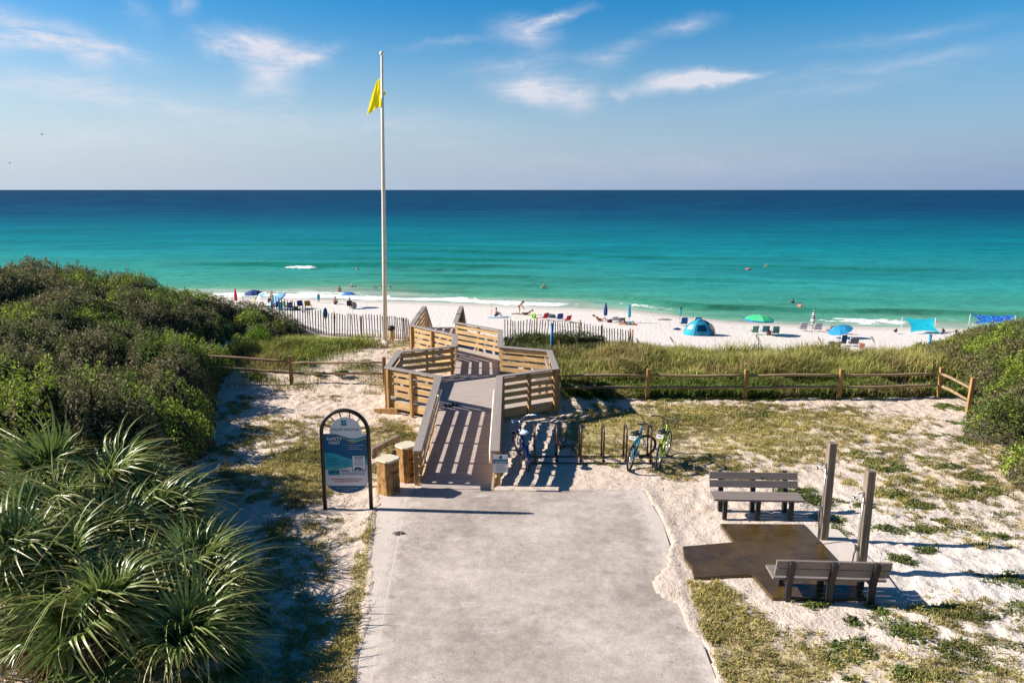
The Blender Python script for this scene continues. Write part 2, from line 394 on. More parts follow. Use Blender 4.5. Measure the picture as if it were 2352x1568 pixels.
def densities(x, y):
    wob = .45 + 1.3 * fbm(x * 2.2, y * 2.2, 5, 4)
    dry = blobs(BLOB_DRY, x, y, wob)
    grn = blobs(BLOB_GRN, x + .55 * (fbm(x * 1.7, y * 1.7, 19, 3) - .5), y + .45 * (fbm(x * 1.9, y * 1.9, 29, 3) - .5), .15 + 2.2 * fbm(x * 2.6, y * 2.6, 9, 3) ** 1.6)
    back = sstep(7.5, 5, y)
    dry = np.maximum(dry, back * .6 * ((x < -2.5) | (x > 3)))
    dry = np.maximum(dry, .03)
    lim = np.minimum(poly_sd(SLAB, x, y), poly_sd(WET, x, y)) - .02 + .16 * (fbm(x * 3, y * 3, 44, 3) - .5)
    ok = sstep(0, .10, lim) * (y < 24.6)
    return dry * ok, grn * ok
def relief(x, y):
    near = (1 - sstep(30, 40, y))
    d = np.minimum(poly_sd(SLAB, x, y), poly_sd(WET, x, y))
    f = vnoise(x * 4.2 + 1.1 * vnoise(x * 2, y * 2, 3), y * 4.8, 11); f2 = vnoise(x * 9, y * 9, 12)
    h = .055 * np.abs(f - .5) * 2 - .028 + .016 * (f2 - .5) + .006 * (vnoise(x * 19, y * 19, 14) - .5) + .10 * (fbm(x * .5, y * .5, 13, 3) - .5)
    # a path trodden by the racks is flatter
    tr = np.exp(-((x - 2.2) / 1.6) ** 2 - ((y - 17.3) / 1.2) ** 2)
    h = h * (1 - .6 * tr)
    h = h * (.35 + .65 * sstep(.1, .9, d))
    return h * near
def ground_h(x, y):
    x = np.asarray(x, float); y = np.asarray(y, float)
    h = base_h(x, y) + relief(x, y)
    ds = poly_sd(SLAB, x, y) + (.40 * (fbm(x * 1.6, y * 1.6, 41, 4) - .40) + .40 * (x > 0) * np.exp(-((y - 11.9) / 1.0) ** 2)) * (np.abs(x) > 1) * np.where(x > 0, sstep(14.2, 13.2, y), sstep(16.1, 15.3, y))
    dw = np.minimum(poly_sd(WET, x, y), poly_sd(DRY, x, y))
    hs = np.where(ds < 0, np.maximum(-.03, -.012 + ds * .12), np.minimum(h, .045 + .0 * h) * 0 + h)
    hs = np.where(ds >= 0, h * sstep(0, .35, ds) + (.024 + .012 * sstep(0, .12, ds)) * (1 - sstep(0, .35, ds)), hs)
    tong = (ds >= 0) & (poly_sd(SLAB, x, y) < .03) & (np.abs(x) > 1) & (y < 16)
    hs = np.where(tong, np.maximum(hs, .0215 + .010 * sstep(0, .30, ds) + .006 * (vnoise(x * 6, y * 6, 47) - .5) * sstep(0, .1, ds)), hs)
    h2 = np.where(dw < 0, np.maximum(-.06, dw * .6), hs * sstep(-.02, .2, dw))
    return h2
def gz(x, y): return float(ground_h(np.array([x]), np.array([y]))[0])
def land(u, v, ymin=2.0, ymax=140):
    """where the sight line through a photo point first meets the land or the water beyond ymin"""
    d = ray(u, v); ys = np.linspace(ymin, ymax, 3000); t = ys / d.y
    zs = CAMH + d.z * t; h = np.maximum(base_h(d.x * t, ys), SEA_Z)
    k = int(np.argmax(zs < h))
    return Vector((d.x * t[k], ys[k], h[k]))
def beach(u, v): return land(u, v, 46)

def axis(bands):
    out = [bands[0][0]]
    for a, b, s in bands:
        n = max(1, int(round((b - a) / s))); out += list(a + (b - a) * (np.arange(n) + 1) / n)
    return np.array(out)
def sheet(xs, ys, zf):
    X, Y = np.meshgrid(xs, ys); x = X.ravel(); y = Y.ravel()
    z = zf(x, y); nx, ny = len(xs), len(ys)
    i = np.arange(nx * ny).reshape(ny, nx)
    F = np.stack([i[:-1, :-1], i[:-1, 1:], i[1:, 1:], i[1:, :-1]], -1).reshape(-1, 4)
    return np.stack([x, y, z], 1), F
xs = axis([(-4000, -600, 400), (-600, -60, 30), (-60, -24, 2), (-24, -13, .5), (-13, 16.5, .075), (16.5, 30, .5), (30, 90, 1.5), (90, 600, 30), (600, 4000, 400)])
ys = axis([(-3000, -300, 300), (-300, -10, 15), (-10, 6, .8), (6, 25, .075), (25, 34, .2), (34, 50, .4), (50, 100, .8), (100, 140, 4), (140, 400, 20)])
V, Fq = sheet(xs, ys, ground_h)
near = (V[:, 0] > -14) & (V[:, 0] < 17) & (V[:, 1] > 4) & (V[:, 1] < 26)
dry = np.zeros(len(V)); grn = np.zeros(len(V))
dry[near], grn[near] = densities(V[near, 0], V[near, 1])
dry[(V[:, 1] <= 4)] = .5
# damp, packed sand by the water; white loose sand on the beach and by the showers
yw = shore(V[:, 0]); damp = sstep(yw - 5.5, yw - 1.0, V[:, 1] + 1.5 * (fbm(V[:, 0] * .3, V[:, 1] * .3, 3) - .5))
white = np.maximum(sstep(33, 40, V[:, 1]), .8 * np.exp(-((V[:, 0] - 8.5) / 3.2) ** 2 - ((V[:, 1] - 12.0) / 3.4) ** 2))
gm = bpy.data.materials.new('sand'); gm.use_nodes = True; N, L = nt(gm); b = N['Principled BSDF']
b.inputs['Roughness'].default_value = .9; b.inputs['Specular IOR Level'].default_value = .15
def nnode(t, **k):
    n = N.new(t)
    for a_, v_ in k.items(): setattr(n, a_, v_)
    return n
def attr(nm): n = N.new('ShaderNodeAttribute'); n.attribute_name = nm; return n.outputs['Fac']
def noise(scale, detail=4, rough=.6, vec=None):
    n = N.new('ShaderNodeTexNoise'); n.inputs['Scale'].default_value = scale; n.inputs['Detail'].default_value = detail; n.inputs['Roughness'].default_value = rough
    L.new(vec if vec else tcn.outputs['Object'], n.inputs['Vector']); return n.outputs['Fac']
def mixc(f, a, c):
    n = N.new('ShaderNodeMix'); n.data_type = 'RGBA'
    for s_, x in (('Factor', f), ('A', a), ('B', c)):
        if isinstance(x, (int, float)): n.inputs[s_].default_value = x
        elif isinstance(x, tuple): n.inputs[s_].default_value = x + (1,)
        else: L.new(x, n.inputs[s_])
    return n.outputs['Result']
def rangef(x, a, c, lo_=0., hi_=1.):
    n = N.new('ShaderNodeMapRange'); n.inputs['From Min'].default_value = a; n.inputs['From Max'].default_value = c
    n.inputs['To Min'].default_value = lo_; n.inputs['To Max'].default_value = hi_; L.new(x, n.inputs['Value']); return n.outputs['Result']
def mth(op, a, c, clamp=False):
    n = N.new('ShaderNodeMath'); n.operation = op; n.use_clamp = clamp
    for i, x in enumerate((a, c)):
        if isinstance(x, (int, float)): n.inputs[i].default_value = x
        else: L.new(x, n.inputs[i])
    return n.outputs[0]
def bumpn(h, dist, prev=None, strength=1):
    n = N.new('ShaderNodeBump'); n.inputs['Distance'].default_value = dist; n.inputs['Strength'].default_value = strength; L.new(h, n.inputs['Height'])
    if prev: L.new(prev, n.inputs['Normal'])
    return n.outputs['Normal']
tcn = N.new('ShaderNodeTexCoord')
sandc = mixc(rangef(noise(1.3, 5), .3, .7), (.575, .465, .38), (.66, .55, .46))
sandc = mixc(attr('white'), sandc, (.75, .695, .65))
n6 = noise(7, 6, .75)
sandc = mixc(rangef(noise(16, 4, .7), .60, .76, 0, .22), sandc, (.40, .32, .25))
grassf = mth('MULTIPLY', attr('dry'), 1.0)
g2 = mth('ADD', grassf, mth('MULTIPLY', mth('SUBTRACT', n6, .5), 1.7))
litter = mixc(noise(30, 3), (.30, .25, .095), (.46, .37, .17))
c0 = mixc(rangef(g2, .38, .62, 0, .8), sandc, litter)
g3 = mth('ADD', attr('grn'), mth('MULTIPLY', mth('SUBTRACT', n6, .5), 1.2))
c0 = mixc(rangef(g3, .55, .85, 0, .6), c0, (.09, .11, .03))
c0 = mixc(attr('damp'), c0, (.52, .47, .42))
# dark spots on the beach: bits of weed, and footprint shade painted in
c0 = mixc(mth('MULTIPLY', rangef(noise(3.2, 5, .7), .57, .66, 0, .42), attr('white')), c0, (.42, .38, .35))
L.new(c0, b.inputs['Base Color'])
fp = noise(3.4, 5, .7)
spg = N.new('ShaderNodeSeparateXYZ'); L.new(tcn.outputs['Object'], spg.inputs['Vector'])
bb = bumpn(mth('MULTIPLY', mth('MULTIPLY', fp, rangef(spg.outputs['Y'], 30, 44, .38, 1)), mth('SUBTRACT', 1.0, attr('damp'))), .18)
bb = bumpn(noise(20, 4, .7), .012, bb)
L.new(bb, b.inputs['Normal'])
g = np_mesh('ground', V, Fq, None, gm, smooth=True, attrs={'dry': dry, 'grn': grn, 'damp': damp, 'white': white})
tag(g, kind='structure')

# ---------------------------------------------------------------- concrete
def concrete(name, c, c2, wet=0):
    global N, L, tcn
    m = bpy.data.materials.new(name); m.use_nodes = True; N, L = nt(m); b = N['Principled BSDF']; tcn = N.new('ShaderNodeTexCoord')
    big = noise(.55, 5, .6); mid = noise(4, 6, .75); fine = noise(34, 4, .8)
    cc = mixc(rangef(mth('ADD', mth('MULTIPLY', big, .55), mth('MULTIPLY', mid, .45)), .38, .62), c, c2)
    cc = mixc(rangef(fine, .5, .75, 0, .6), cc, tuple(x * .6 for x in c))
    if not wet:
        mp = N.new('ShaderNodeMapping'); mp.inputs['Scale'].default_value = (1, 1.8, 1); L.new(tcn.outputs['Object'], mp.inputs['Vector'])
        drift = noise(1.1, 7, .7, mp.outputs['Vector'])
        cc = mixc(rangef(drift, .57, .70, 0, .55), cc, (.66, .60, .55))
        cc = mixc(rangef(noise(13, 3, .5), .70, .76, 0, .5), cc, (.16, .13, .11))
        sp = N.new('ShaderNodeSeparateXYZ'); L.new(tcn.outputs['Object'], sp.inputs['Vector'])
        ja, jb = at(903, 1300), at(852, 1568); kx = (jb.x - ja.x) / (jb.y - ja.y)
        sgn = mth('SUBTRACT', sp.outputs['X'], mth('ADD', mth('MULTIPLY', sp.outputs['Y'], kx), ja.x - kx * ja.y))
        edge = mth('ADD', rangef(sgn, .25, -.20), rangef(sp.outputs['X'], 2.45, 2.95)); edge = mth('ADD', edge, mth('MULTIPLY', mth('SUBTRACT', mid, .5), 1.6), True)
        cc = mixc(rangef(edge, .2, .9, 0, .75), cc, (.62, .55, .49))
        ja, jb = at(903, 1300), at(852, 1568); kx = (jb.x - ja.x) / (jb.y - ja.y)
        dist = mth('ABSOLUTE', mth('SUBTRACT', sp.outputs['X'], mth('ADD', mth('MULTIPLY', sp.outputs['Y'], kx), ja.x - kx * ja.y)), 0)
        jn = rangef(mth('ADD', dist, mth('MULTIPLY', mth('SUBTRACT', mid, .5), .03)), .022, .006)
        cc = mixc(mth('MULTIPLY', jn, .8), cc, (.60, .52, .44))
        b.inputs['Roughness'].default_value = .88; b.inputs['Specular IOR Level'].default_value = .25
        L.new(bumpn(mid, .012, bumpn(fine, .004)), b.inputs['Normal'])
    else:
        L.new(rangef(mid, .35, .65, .06, .30), b.inputs['Roughness']); b.inputs['Specular IOR Level'].default_value = .5
        pale = noise(2.2, 7, .8)
        cc = mixc(rangef(pale, .66, .74, 0, .5), cc, (.22, .18, .14))
        L.new(bumpn(fine, .0015, bumpn(mid, .004)), b.inputs['Normal'])
    L.new(cc, b.inputs['Base Color'])
    return m
mconc = concrete('dry concrete', (.30, .252, .222), (.56, .49, .435))
mwet = concrete('wet concrete', (.042, .025, .009), (.105, .066, .022), 1)
mb = MB(); mb.prism(SLAB[::-1], -.25, .02)
tag(mb.build('walkway', mconc, bevel=.008), kind='structure')
# expansion joint strips set in the slab are shallow saw cuts: two narrow strips a few mm proud of the slab
mb = MB(); mb.prism(WET[::-1], -.2, .055)
tag(mb.build('shower_pad', mwet, bevel=.012), kind='structure')
mb = MB(); mb.prism(DRY[::-1], -.2, .035)
tag(mb.build('pavement', concrete('sandy concrete', (.45, .39, .34), (.52, .46, .41)), bevel=.01), kind='structure')

# ================================================================= SEA
def crests(x, s):
    h = np.zeros(x.shape); fo = np.zeros(x.shape); tint = np.zeros(x.shape)
    wig = 3.0 * (fbm(x * .035, s * .02, 61, 3) - .5) + 1.5 * (vnoise(x * .11, s * .0, 62) - .5)
    for (s0, amp, x0, xw, w) in ((3.0, .16, 22, 60, 1.3), (8.5, .40, 22, 13, 1.7), (9.0, .34, 46, 14, 1.6), (7.5, .28, -14, 12, 1.5), (17, .30, -6, 14, 2.2), (18, .22, 40, 16, 2.3), (27, .30, -4, 22, 2.6), (40, .55, -39, 20, 2.6), (43, .45, -14, 22, 2.8), (36, .25, 30, 25, 2.8), (55, .4, -8, 30, 3.2), (60, .3, 50, 30, 3.2), (75, .35, 0, 60, 3.5), (92, .35, -40, 60, 4)):
        q = (s - s0 - wig * (1 + s0 * .02))
        a = amp * np.exp(-((x - x0) / xw) ** 2)
        prof = np.where(q < 0, np.exp(-(q / (w * .55)) ** 2), np.exp(-(q / (w * 1.5)) ** 2))
        h += a * prof; tint += (a / .4) * np.exp(-((q + w * .35) / (w * .8)) ** 2)
    return h, tint
def sea_h(x, y):
    s = y - shore(x); h, _ = crests(x, s)
    ch = .10 * (fbm(x * .22, y * .5, 71, 4) - .5) + .07 * (fbm(x * .8, y * 1.6, 73, 3) - .5)
    deep = sstep(0, 6, s)
    return SEA_Z + .03 + (h + ch) * deep * (1 - sstep(170, 320, y))
xs = axis([(-60000, -4000, 8000), (-4000, -600, 300), (-600, -90, 15), (-90, -60, 1.5), (-60, 85, .36), (85, 120, 1.5), (120, 600, 16), (600, 4000, 300), (4000, 60000, 8000)])
ys = axis([(54, 66, 2), (66, 130, .24), (130, 200, .6), (200, 330, 2), (330, 1000, 20), (1000, 8000, 500), (8000, 70000, 6000)])
V, Fq = sheet(xs, ys, sea_h)
x, y = V[:, 0], V[:, 1]; s = y - shore(x)
_, tint = crests(x, s)
f = fbm(x * .22, y * .35, 81, 4); f3 = fbm(x * .9, y * 1.3, 83, 3)
foam = sstep(1.2, 0, np.abs(s - 1.6 - 2.6 * (f - .5) * 2) - 1.2) * (.66 * sstep(12, 2, x) + .14)                 # wash along the sand
foam = np.maximum(foam, .72 * sstep(2.5, 0, np.abs(s - 2.6 - 3 * (f3 - .5))) * np.exp(-((x - 36.5) / 5.5) ** 4))
foam = np.maximum(foam, .55 * sstep(2.2, 0, np.abs(s - 4.0 - 3 * (f3 - .5))) * np.exp(-((x - 15.5) / 5) ** 2))
foam = np.maximum(foam, .7 * sstep(2.5, 0, np.abs(s - 4.5 - 3 * (f3 - .5))) * np.exp(-((x + 25) / 9) ** 2))
foam = np.maximum(foam, .45 * sstep(.8, 0, np.abs(s - 5.5 - 5 * (f - .5))) * sstep(30, 10, x))
# the one breaker
pb = at(692, 614, SEA_Z + .3)
xe = (x - pb.x) / 2.75; brk = np.exp(-(xe + .25 * (f3 - .5)) ** 6) * np.exp(-((y - pb.y + 1.4 * (f3 - .5)) / (.35 + .50 * np.clip(.6 + .5 * xe, 0, 1))) ** 2)
V[:, 2] += .55 * brk * (.5 + 1.0 * f3)
foam = np.maximum(foam, 1.5 * brk)
weed = np.zeros(len(V))
for (u, v, ru, w) in ((1010, 621, 95, 1.2), (1170, 612, 105, .9), (920, 617, 60, .7), (1640, 712, 75, .8), (1560, 705, 60, .5), (2010, 718, 50, .6), (2085, 724, 40, .5)):
    p = at(u, v, SEA_Z); k = ru * p.y / FP
    weed = np.maximum(weed, w * np.exp(-((x - p.x) / k) ** 2 - ((y - p.y) / (2.6 if v < 650 else 1.1)) ** 2))
sm = bpy.data.materials.new('sea water'); sm.use_nodes = True; N, L = nt(sm); b = N['Principled BSDF']; tcn = N.new('ShaderNodeTexCoord')
sp = N.new('ShaderNodeSeparateXYZ'); L.new(tcn.outputs['Object'], sp.inputs['Vector'])
mp = N.new('ShaderNodeMapping'); mp.inputs['Scale'].default_value = (.35, 1, 1); L.new(tcn.outputs['Object'], mp.inputs['Vector']); wv_ = mp.outputs['Vector']
off = mth('ADD', attr('off'), mth('MULTIPLY', mth('SUBTRACT', noise(.012, 4, .6, wv_), .5), 110))
off = mth('ADD', off, mth('MULTIPLY', mth('SUBTRACT', noise(.10, 4, .6, wv_), .5), 14))
lg = mth('LOGARITHM', mth('MAXIMUM', off, 1.0), 10.0)
cr = N.new('ShaderNodeValToRGB'); L.new(rangef(lg, 0, 4), cr.inputs['Fac'])
STOPS = [(0.0, (.30, .40, .33)), (1.5, (.20, .37, .28)), (3.5, (.12, .335, .24)), (8, (.075, .29, .20)), (22, (.040, .275, .232)), (50, (.022, .245, .240)), (96, (.004, .185, .222)), (185, (.001, .118, .178)), (300, (.001, .062, .132)), (480, (.001, .038, .105)), (1200, (.001, .027, .086)), (9000, (.001, .023, .072))]
el = cr.color_ramp.elements
for i, (d_, c_) in enumerate(STOPS):
    e = el[i] if i < 2 else el.new(.5)
    e.position = math.log10(max(d_, 1)) / 4
    e.color = c_ + (1,)
# keep stops ordered
vals = sorted([(math.log10(max(d_, 1)) / 4, c_) for d_, c_ in STOPS])
for e, (p_, c_) in zip(el, vals): e.position = p_; e.color = c_ + (1,)
wc = cr.outputs['Color']
patch = mth('MULTIPLY', rangef(noise(.045, 5, .65, wv_), .48, .64), rangef(off, 25, 70, 0, .45))
wc = mixc(patch, wc, (.002, .115, .145))
wc = mixc(rangef(attr('tint'), .15, 1.0, 0, .75), wc, (.006, .125, .085))
wc = mixc(mth('MULTIPLY', rangef(noise(1.2, 6, .75, wv_), .4, .62), attr('weed'), True), wc, (.02, .075, .05))
fm = mth('ADD', attr('foam'), mth('MULTIPLY', mth('SUBTRACT', noise(1.5, 6, .75), .5), 1.5))
fmask = rangef(fm, .45, .62)
wc = mixc(fmask, wc, (.80, .82, .82))
stk = mth('ADD', mth('MULTIPLY', noise(.05, 5, .7, wv_), .45), mth('ADD', mth('MULTIPLY', noise(.4, 5, .7, wv_), .33), mth('MULTIPLY', noise(1.7, 3, .6, wv_), .22)))
vm = N.new('ShaderNodeVectorMath'); vm.operation = 'SCALE'; L.new(wc, vm.inputs[0]); L.new(mth('MAXIMUM', rangef(stk, .36, .64, .76, 1.32), fmask), vm.inputs['Scale'])  # streak noise scales the water colour; its bright end paints in sheen
N.remove(b)
h1 = noise(1.6, 6, .7, wv_); h2 = noise(.33, 4, .6, wv_)
nrm_ = bumpn(h1, .22, bumpn(h2, .7))
df = N.new('ShaderNodeBsdfDiffuse'); L.new(vm.outputs['Vector'], df.inputs['Color']); L.new(nrm_, df.inputs['Normal'])
gl = N.new('ShaderNodeBsdfGlossy'); gl.inputs['Roughness'].default_value = .22; gl.inputs['Color'].default_value = (.75, .9, 1, 1); L.new(nrm_, gl.inputs['Normal'])
fr = N.new('ShaderNodeFresnel'); fr.inputs['IOR'].default_value = 1.33; L.new(nrm_, fr.inputs['Normal'])
ms = N.new('ShaderNodeMixShader'); L.new(mth('MULTIPLY', mth('MULTIPLY', mth('MINIMUM', fr.outputs['Fac'], .55), .16), mth('SUBTRACT', 1.0, fmask)), ms.inputs['Fac'])
L.new(df.outputs['BSDF'], ms.inputs[1]); L.new(gl.outputs['BSDF'], ms.inputs[2]); L.new(ms.outputs['Shader'], N['Material Output'].inputs['Surface'])
tag(np_mesh('sea', V, Fq, None, sm, smooth=True, attrs={'off': s, 'tint': tint, 'foam': foam, 'weed': weed}), kind='structure')
# ================================================================= VEGETATION
def unit(a): return a / np.maximum(np.linalg.norm(a, axis=-1, keepdims=True), 1e-9)
def leaf_cloud(P, Nn, size, colr, name, m, parent=None, flat=.55, aspect=.5):
    """many small pointed leaves, one four-cornered face each"""
    n = len(P); size = np.asarray(size)[:, None] * np.ones((n, 1))
    nn = unit(Nn * flat + rng.normal(size=(n, 3)) * (1 - flat))
    t = unit(np.cross(nn, rng.normal(size=(n, 3)))); bt = np.cross(nn, t)
    q = np.stack([P - t * size * .5, P - bt * size * aspect * .5 + nn * size * .06, P + t * size * .5, P + bt * size * aspect * .5 + nn * size * .06], 1).reshape(-1, 3)
    F = np.arange(n * 4).reshape(n, 4)
    return np_mesh(name, q, F, np.repeat(colr, 4, 0), m, parent)
def blades(P, h, lean, wdt, colr, tipc, name, m, parent=None, seg=1):
    """grass blades bent over to one side; lean (n,2)"""
    n = len(P); h = np.asarray(h)[:, None]; w = np.asarray(wdt)[:, None]
    a = rng.uniform(0, 2 * np.pi, n); side = np.stack([np.cos(a), np.sin(a), np.zeros(n)], 1) * w
    L3 = np.concatenate([lean, np.zeros((n, 1))], 1); up = np.array([[0, 0, 1.]])
    mid = P + up * h * .62 + L3 * h * .25; tip = P + up * h * (1 - .35 * np.linalg.norm(lean, axis=1, keepdims=True)) + L3 * h * .85
    q = np.stack([P - side, P + side, mid - side * .8, mid + side * .8, tip], 1).reshape(-1, 3)
    b0 = (np.arange(n) * 5)[:, None, None]
    F = (b0 + np.array([[0, 1, 3], [0, 3, 2], [2, 3, 4]])[None]).reshape(-1, 3)
    cc = np.stack([colr * .85, colr * .85, colr, colr, tipc], 1).reshape(-1, 3)
    return np_mesh(name, q, F, cc, m, parent)
mleaf = mat('leaf', (.1, .1, .1), .6, .25, 60, attr=True, spec=.25, trans=.32)
mgrass = mat('grass blade', (.1, .1, .1), .6, .15, 30, attr=True, spec=.25, trans=.25)
mtwig = mat('twig', (.13, .095, .06), .8, .3, 20)
munder = mat('dark underlayer', (.045, .036, .018), .9, .5, 6, bump=.06, bscale=9)  # for the dark sheet added under the scrub leaves to block light

class Scrub:
    def __init__(s, centres): s.c = np.array(centres)       # x, y, R, H
    def top(s, x, y, want=False):
        h = np.zeros(x.shape); idx = np.zeros(x.shape, int)
        for i, (cx, cy, R_, H_) in enumerate(s.c):
            r = ((x - cx) ** 2 + (y - cy) ** 2) / R_ ** 2
            v = np.where(r < 1, H_ * (1 - np.clip(r, 0, 1) ** 1.25) ** .5, 0)
            k = v > h; h = np.where(k, v, h); idx = np.where(k, i, idx)
        h = h * (.90 + .75 * (fbm(x * 1.3, y * 1.3, 91, 3) - .5) + .40 * (vnoise(x * 4, y * 4, 92) - .5) + .5 * (vnoise(x * 8, y * 8, 93) - .5))
        return (h, idx) if want else h
def thicket(sc, box_, count, pal, name, label, cat, size=(.05, .10), spikes=.03, ground=None):
    gh = ground or base_h
    x0, x1, y0, y1 = box_
    tot = []
    while sum(len(a) for a in tot) < count:
        x = rng.uniform(x0, x1, 60000); y = rng.uniform(y0, y1, 60000)
        h = sc.top(x, y); e = .06
        gx = (sc.top(x + e, y) - h) / e; gy = (sc.top(x, y + e) - h) / e
        sl = np.sqrt(1 + np.clip(gx, -5, 5) ** 2 + np.clip(gy, -5, 5) ** 2)
        k = (h > .06) & (rng.uniform(0, 5.2, len(x)) < sl)
        tot.append(np.stack([x, y, h, gx, gy], 1)[k])
    T = np.concatenate(tot)[:count]; x, y, h, gx, gy = T.T
    _, idx = sc.top(x, y, True)
    Nn = unit(np.stack([-np.clip(gx, -3, 3), -np.clip(gy, -3, 3), np.ones(len(x))], 1))
    P = np.stack([x, y, gh(x, y) + h], 1) - Nn * np.minimum(rng.exponential(.07, len(x)), .3)[:, None] + Nn * .05
    P[:, 2] += np.where(rng.uniform(size=len(x)) < .06, rng.uniform(0, .16, len(x)), 0)
    pal = np.array(pal); pi = rng.integers(0, len(pal), len(sc.c)) if True else 0
    c = pal[pi[idx]]
    patch = fbm(x * .7, y * .7, 95, 3)
    c = np.where((patch > .56)[:, None], np.array([[.27, .35, .045]]), c)
    c = np.where((patch < .36)[:, None], np.array([[.21, .19, .09]]), c)
    c = c * np.exp(rng.normal(0, .26, (len(x), 1))) * (1 + rng.normal(0, .10, (len(x), 3)))
    yel = rng.uniform(size=len(x)) < .035
    c[yel] = np.array([.20, .22, .04]) * rng.uniform(.6, 1.2, (yel.sum(), 1))
    brn = rng.uniform(size=len(x)) < .025; c[brn] = np.array([.11, .075, .04]) * rng.uniform(.6, 1.3, (brn.sum(), 1))
    o = leaf_cloud(P, Nn, rng.uniform(size[0], size[1], len(x)), np.clip(c, .005, .6), name, mleaf, flat=.45)
    tag(o, label, cat, kind='stuff')
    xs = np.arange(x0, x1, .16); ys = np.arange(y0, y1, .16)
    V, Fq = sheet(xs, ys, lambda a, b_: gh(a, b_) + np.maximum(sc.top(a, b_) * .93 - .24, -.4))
    np_mesh('dark_underlayer', V, Fq, None, munder, o, smooth=True)  # added dark sheet, keeps light from passing through the leaf layer
    # stray stems that stand out of the leaves
    k = rng.choice(len(P), int(count * spikes), replace=False)
    Q = P[k]; n = len(k)
    blades(Q, rng.uniform(.10, .30, n), rng.normal(0, .35, (n, 2)), rng.uniform(.006, .012, n), np.array([[.10, .095, .045]]) * rng.uniform(.5, 1.4, (n, 1)), np.array([[.17, .13, .06]]) * rng.uniform(.5, 1.3, (n, 1)), 'stems', mgrass, o)
    k = rng.choice(len(P), 90, replace=False); mb = MB()
    for q in P[k]:
        q = Vector(q); d = Vector((random.uniform(-.5, .7), random.uniform(-.6, .3), random.uniform(.5, 1))).normalized() * random.uniform(.22, .5)
        mb.tube([q - d * .6, q + d * .4, q + d], [.011, .008, .003], 4)
        for e_ in range(3): c_ = q + d * random.uniform(0, .7); d2 = (d * .5 + Vector((random.uniform(-.2, .2), random.uniform(-.2, .2), random.uniform(-.05, .15)))) * .8; mb.tube([c_, c_ + d2], [.006, .002], 4)
    mb.build('dead_twigs', mat('grey twig', (.20, .165, .13), .85, .3, 12), o)
    return o
cent = []
for yy in np.arange(12.6, 34.6, 1.0):
    for dd in np.arange(.55, 17, 1.05):
        if dd > 3 and rng.uniform() < .12: continue
        y_ = yy + rng.uniform(-.45, .45); d_ = dd + rng.uniform(-.35, .35)
        x_ = xb(y_) - d_
        R_ = rng.choice([.45, .6, .8, 1.0, 1.5]) * rng.uniform(.85, 1.15); R_ = min(R_, d_ + .10 + rng.uniform(0, .15))
        H_ = (.30 + .55 * min(R_, 1.2)) * rng.uniform(.85, 1.25) * (1.3 if d_ < 1.6 else 1.0)
        H_ *= 1 - .6 * sstep(32.6, 35, y_)
        if y_ < 14.5: H_ *= .8
        cent.append((float(x_), float(y_), float(R_), float(H_)))
for (x_, y_, R_, H_) in ((-8.9, 14.4, 1.2, 2.3), (-8.7, 15.7, 1.1, 2.5), (-9.0, 16.8, 1.0, 2.3), (-9.8, 15.2, 1.6, 2.5), (-9.9, 16.6, 1.3, 2.3), (-9.7, 13.6, 1.5, 1.9), (-9.2, 18.5, .9, 1.35), (-9.6, 20.4, 1.0, 1.5), (-10.3, 22.6, 1.0, 1.4)): cent.append((x_, y_, R_, H_))
for (u, v, R_, H_) in ((668, 770, .8, .40), (700, 778, .7, .30), (730, 786, .6, .22), (765, 790, .5, .16), (638, 768, .8, .55), (612, 765, .9, .75)):
    p = at(u, v + 14, 0); cent.append((p.x, min(p.y, 35.5), R_, H_))
scL = Scrub(cent)
PAL = [tuple(2.5 * q for q in p_) for p_ in [(.055, .066, .020), (.048, .062, .016), (.068, .080, .026), (.076, .080, .034), (.050, .074, .015), (.064, .066, .028), (.042, .050, .016), (.080, .108, .022)]]
thicket(scL, (-28.5, -6.2, 11.5, 36.5), 300000, PAL, 'dune_scrub', 'dark olive scrub thicket over the tall dune left of the flagpole', 'scrub', (.045, .105))
cent = []
for yy in np.arange(14, 32.5, .95):
    for dd in np.arange(.5, 7, 1.0):
        y_ = yy + rng.uniform(-.4, .4); d_ = dd + rng.uniform(-.3, .3); x_ = xr(y_) + d_
        if abs(y_ - 18.5) < .5 and d_ < 1.4: continue
        R_ = min(rng.uniform(.65, 1.25), d_ + .3); H_ = rng.uniform(.55, 1.05)
        if y_ > 26: H_ *= .6 + .06 * min(d_, 5)
        cent.append((float(x_), float(y_), float(R_), float(H_)))
scR = Scrub(cent)
PALR = [tuple(2.3 * q for q in p_) for p_ in [(.060, .078, .016), (.070, .082, .022), (.082, .080, .034), (.055, .075, .014), (.090, .095, .026), (.075, .068, .035)]]
thicket(scR, (11.5, 22.5, 14, 32.5), 150000, PALR, 'roadside_scrub', 'green scrub bank at the right end of the rail fence', 'scrub', (.045, .10))

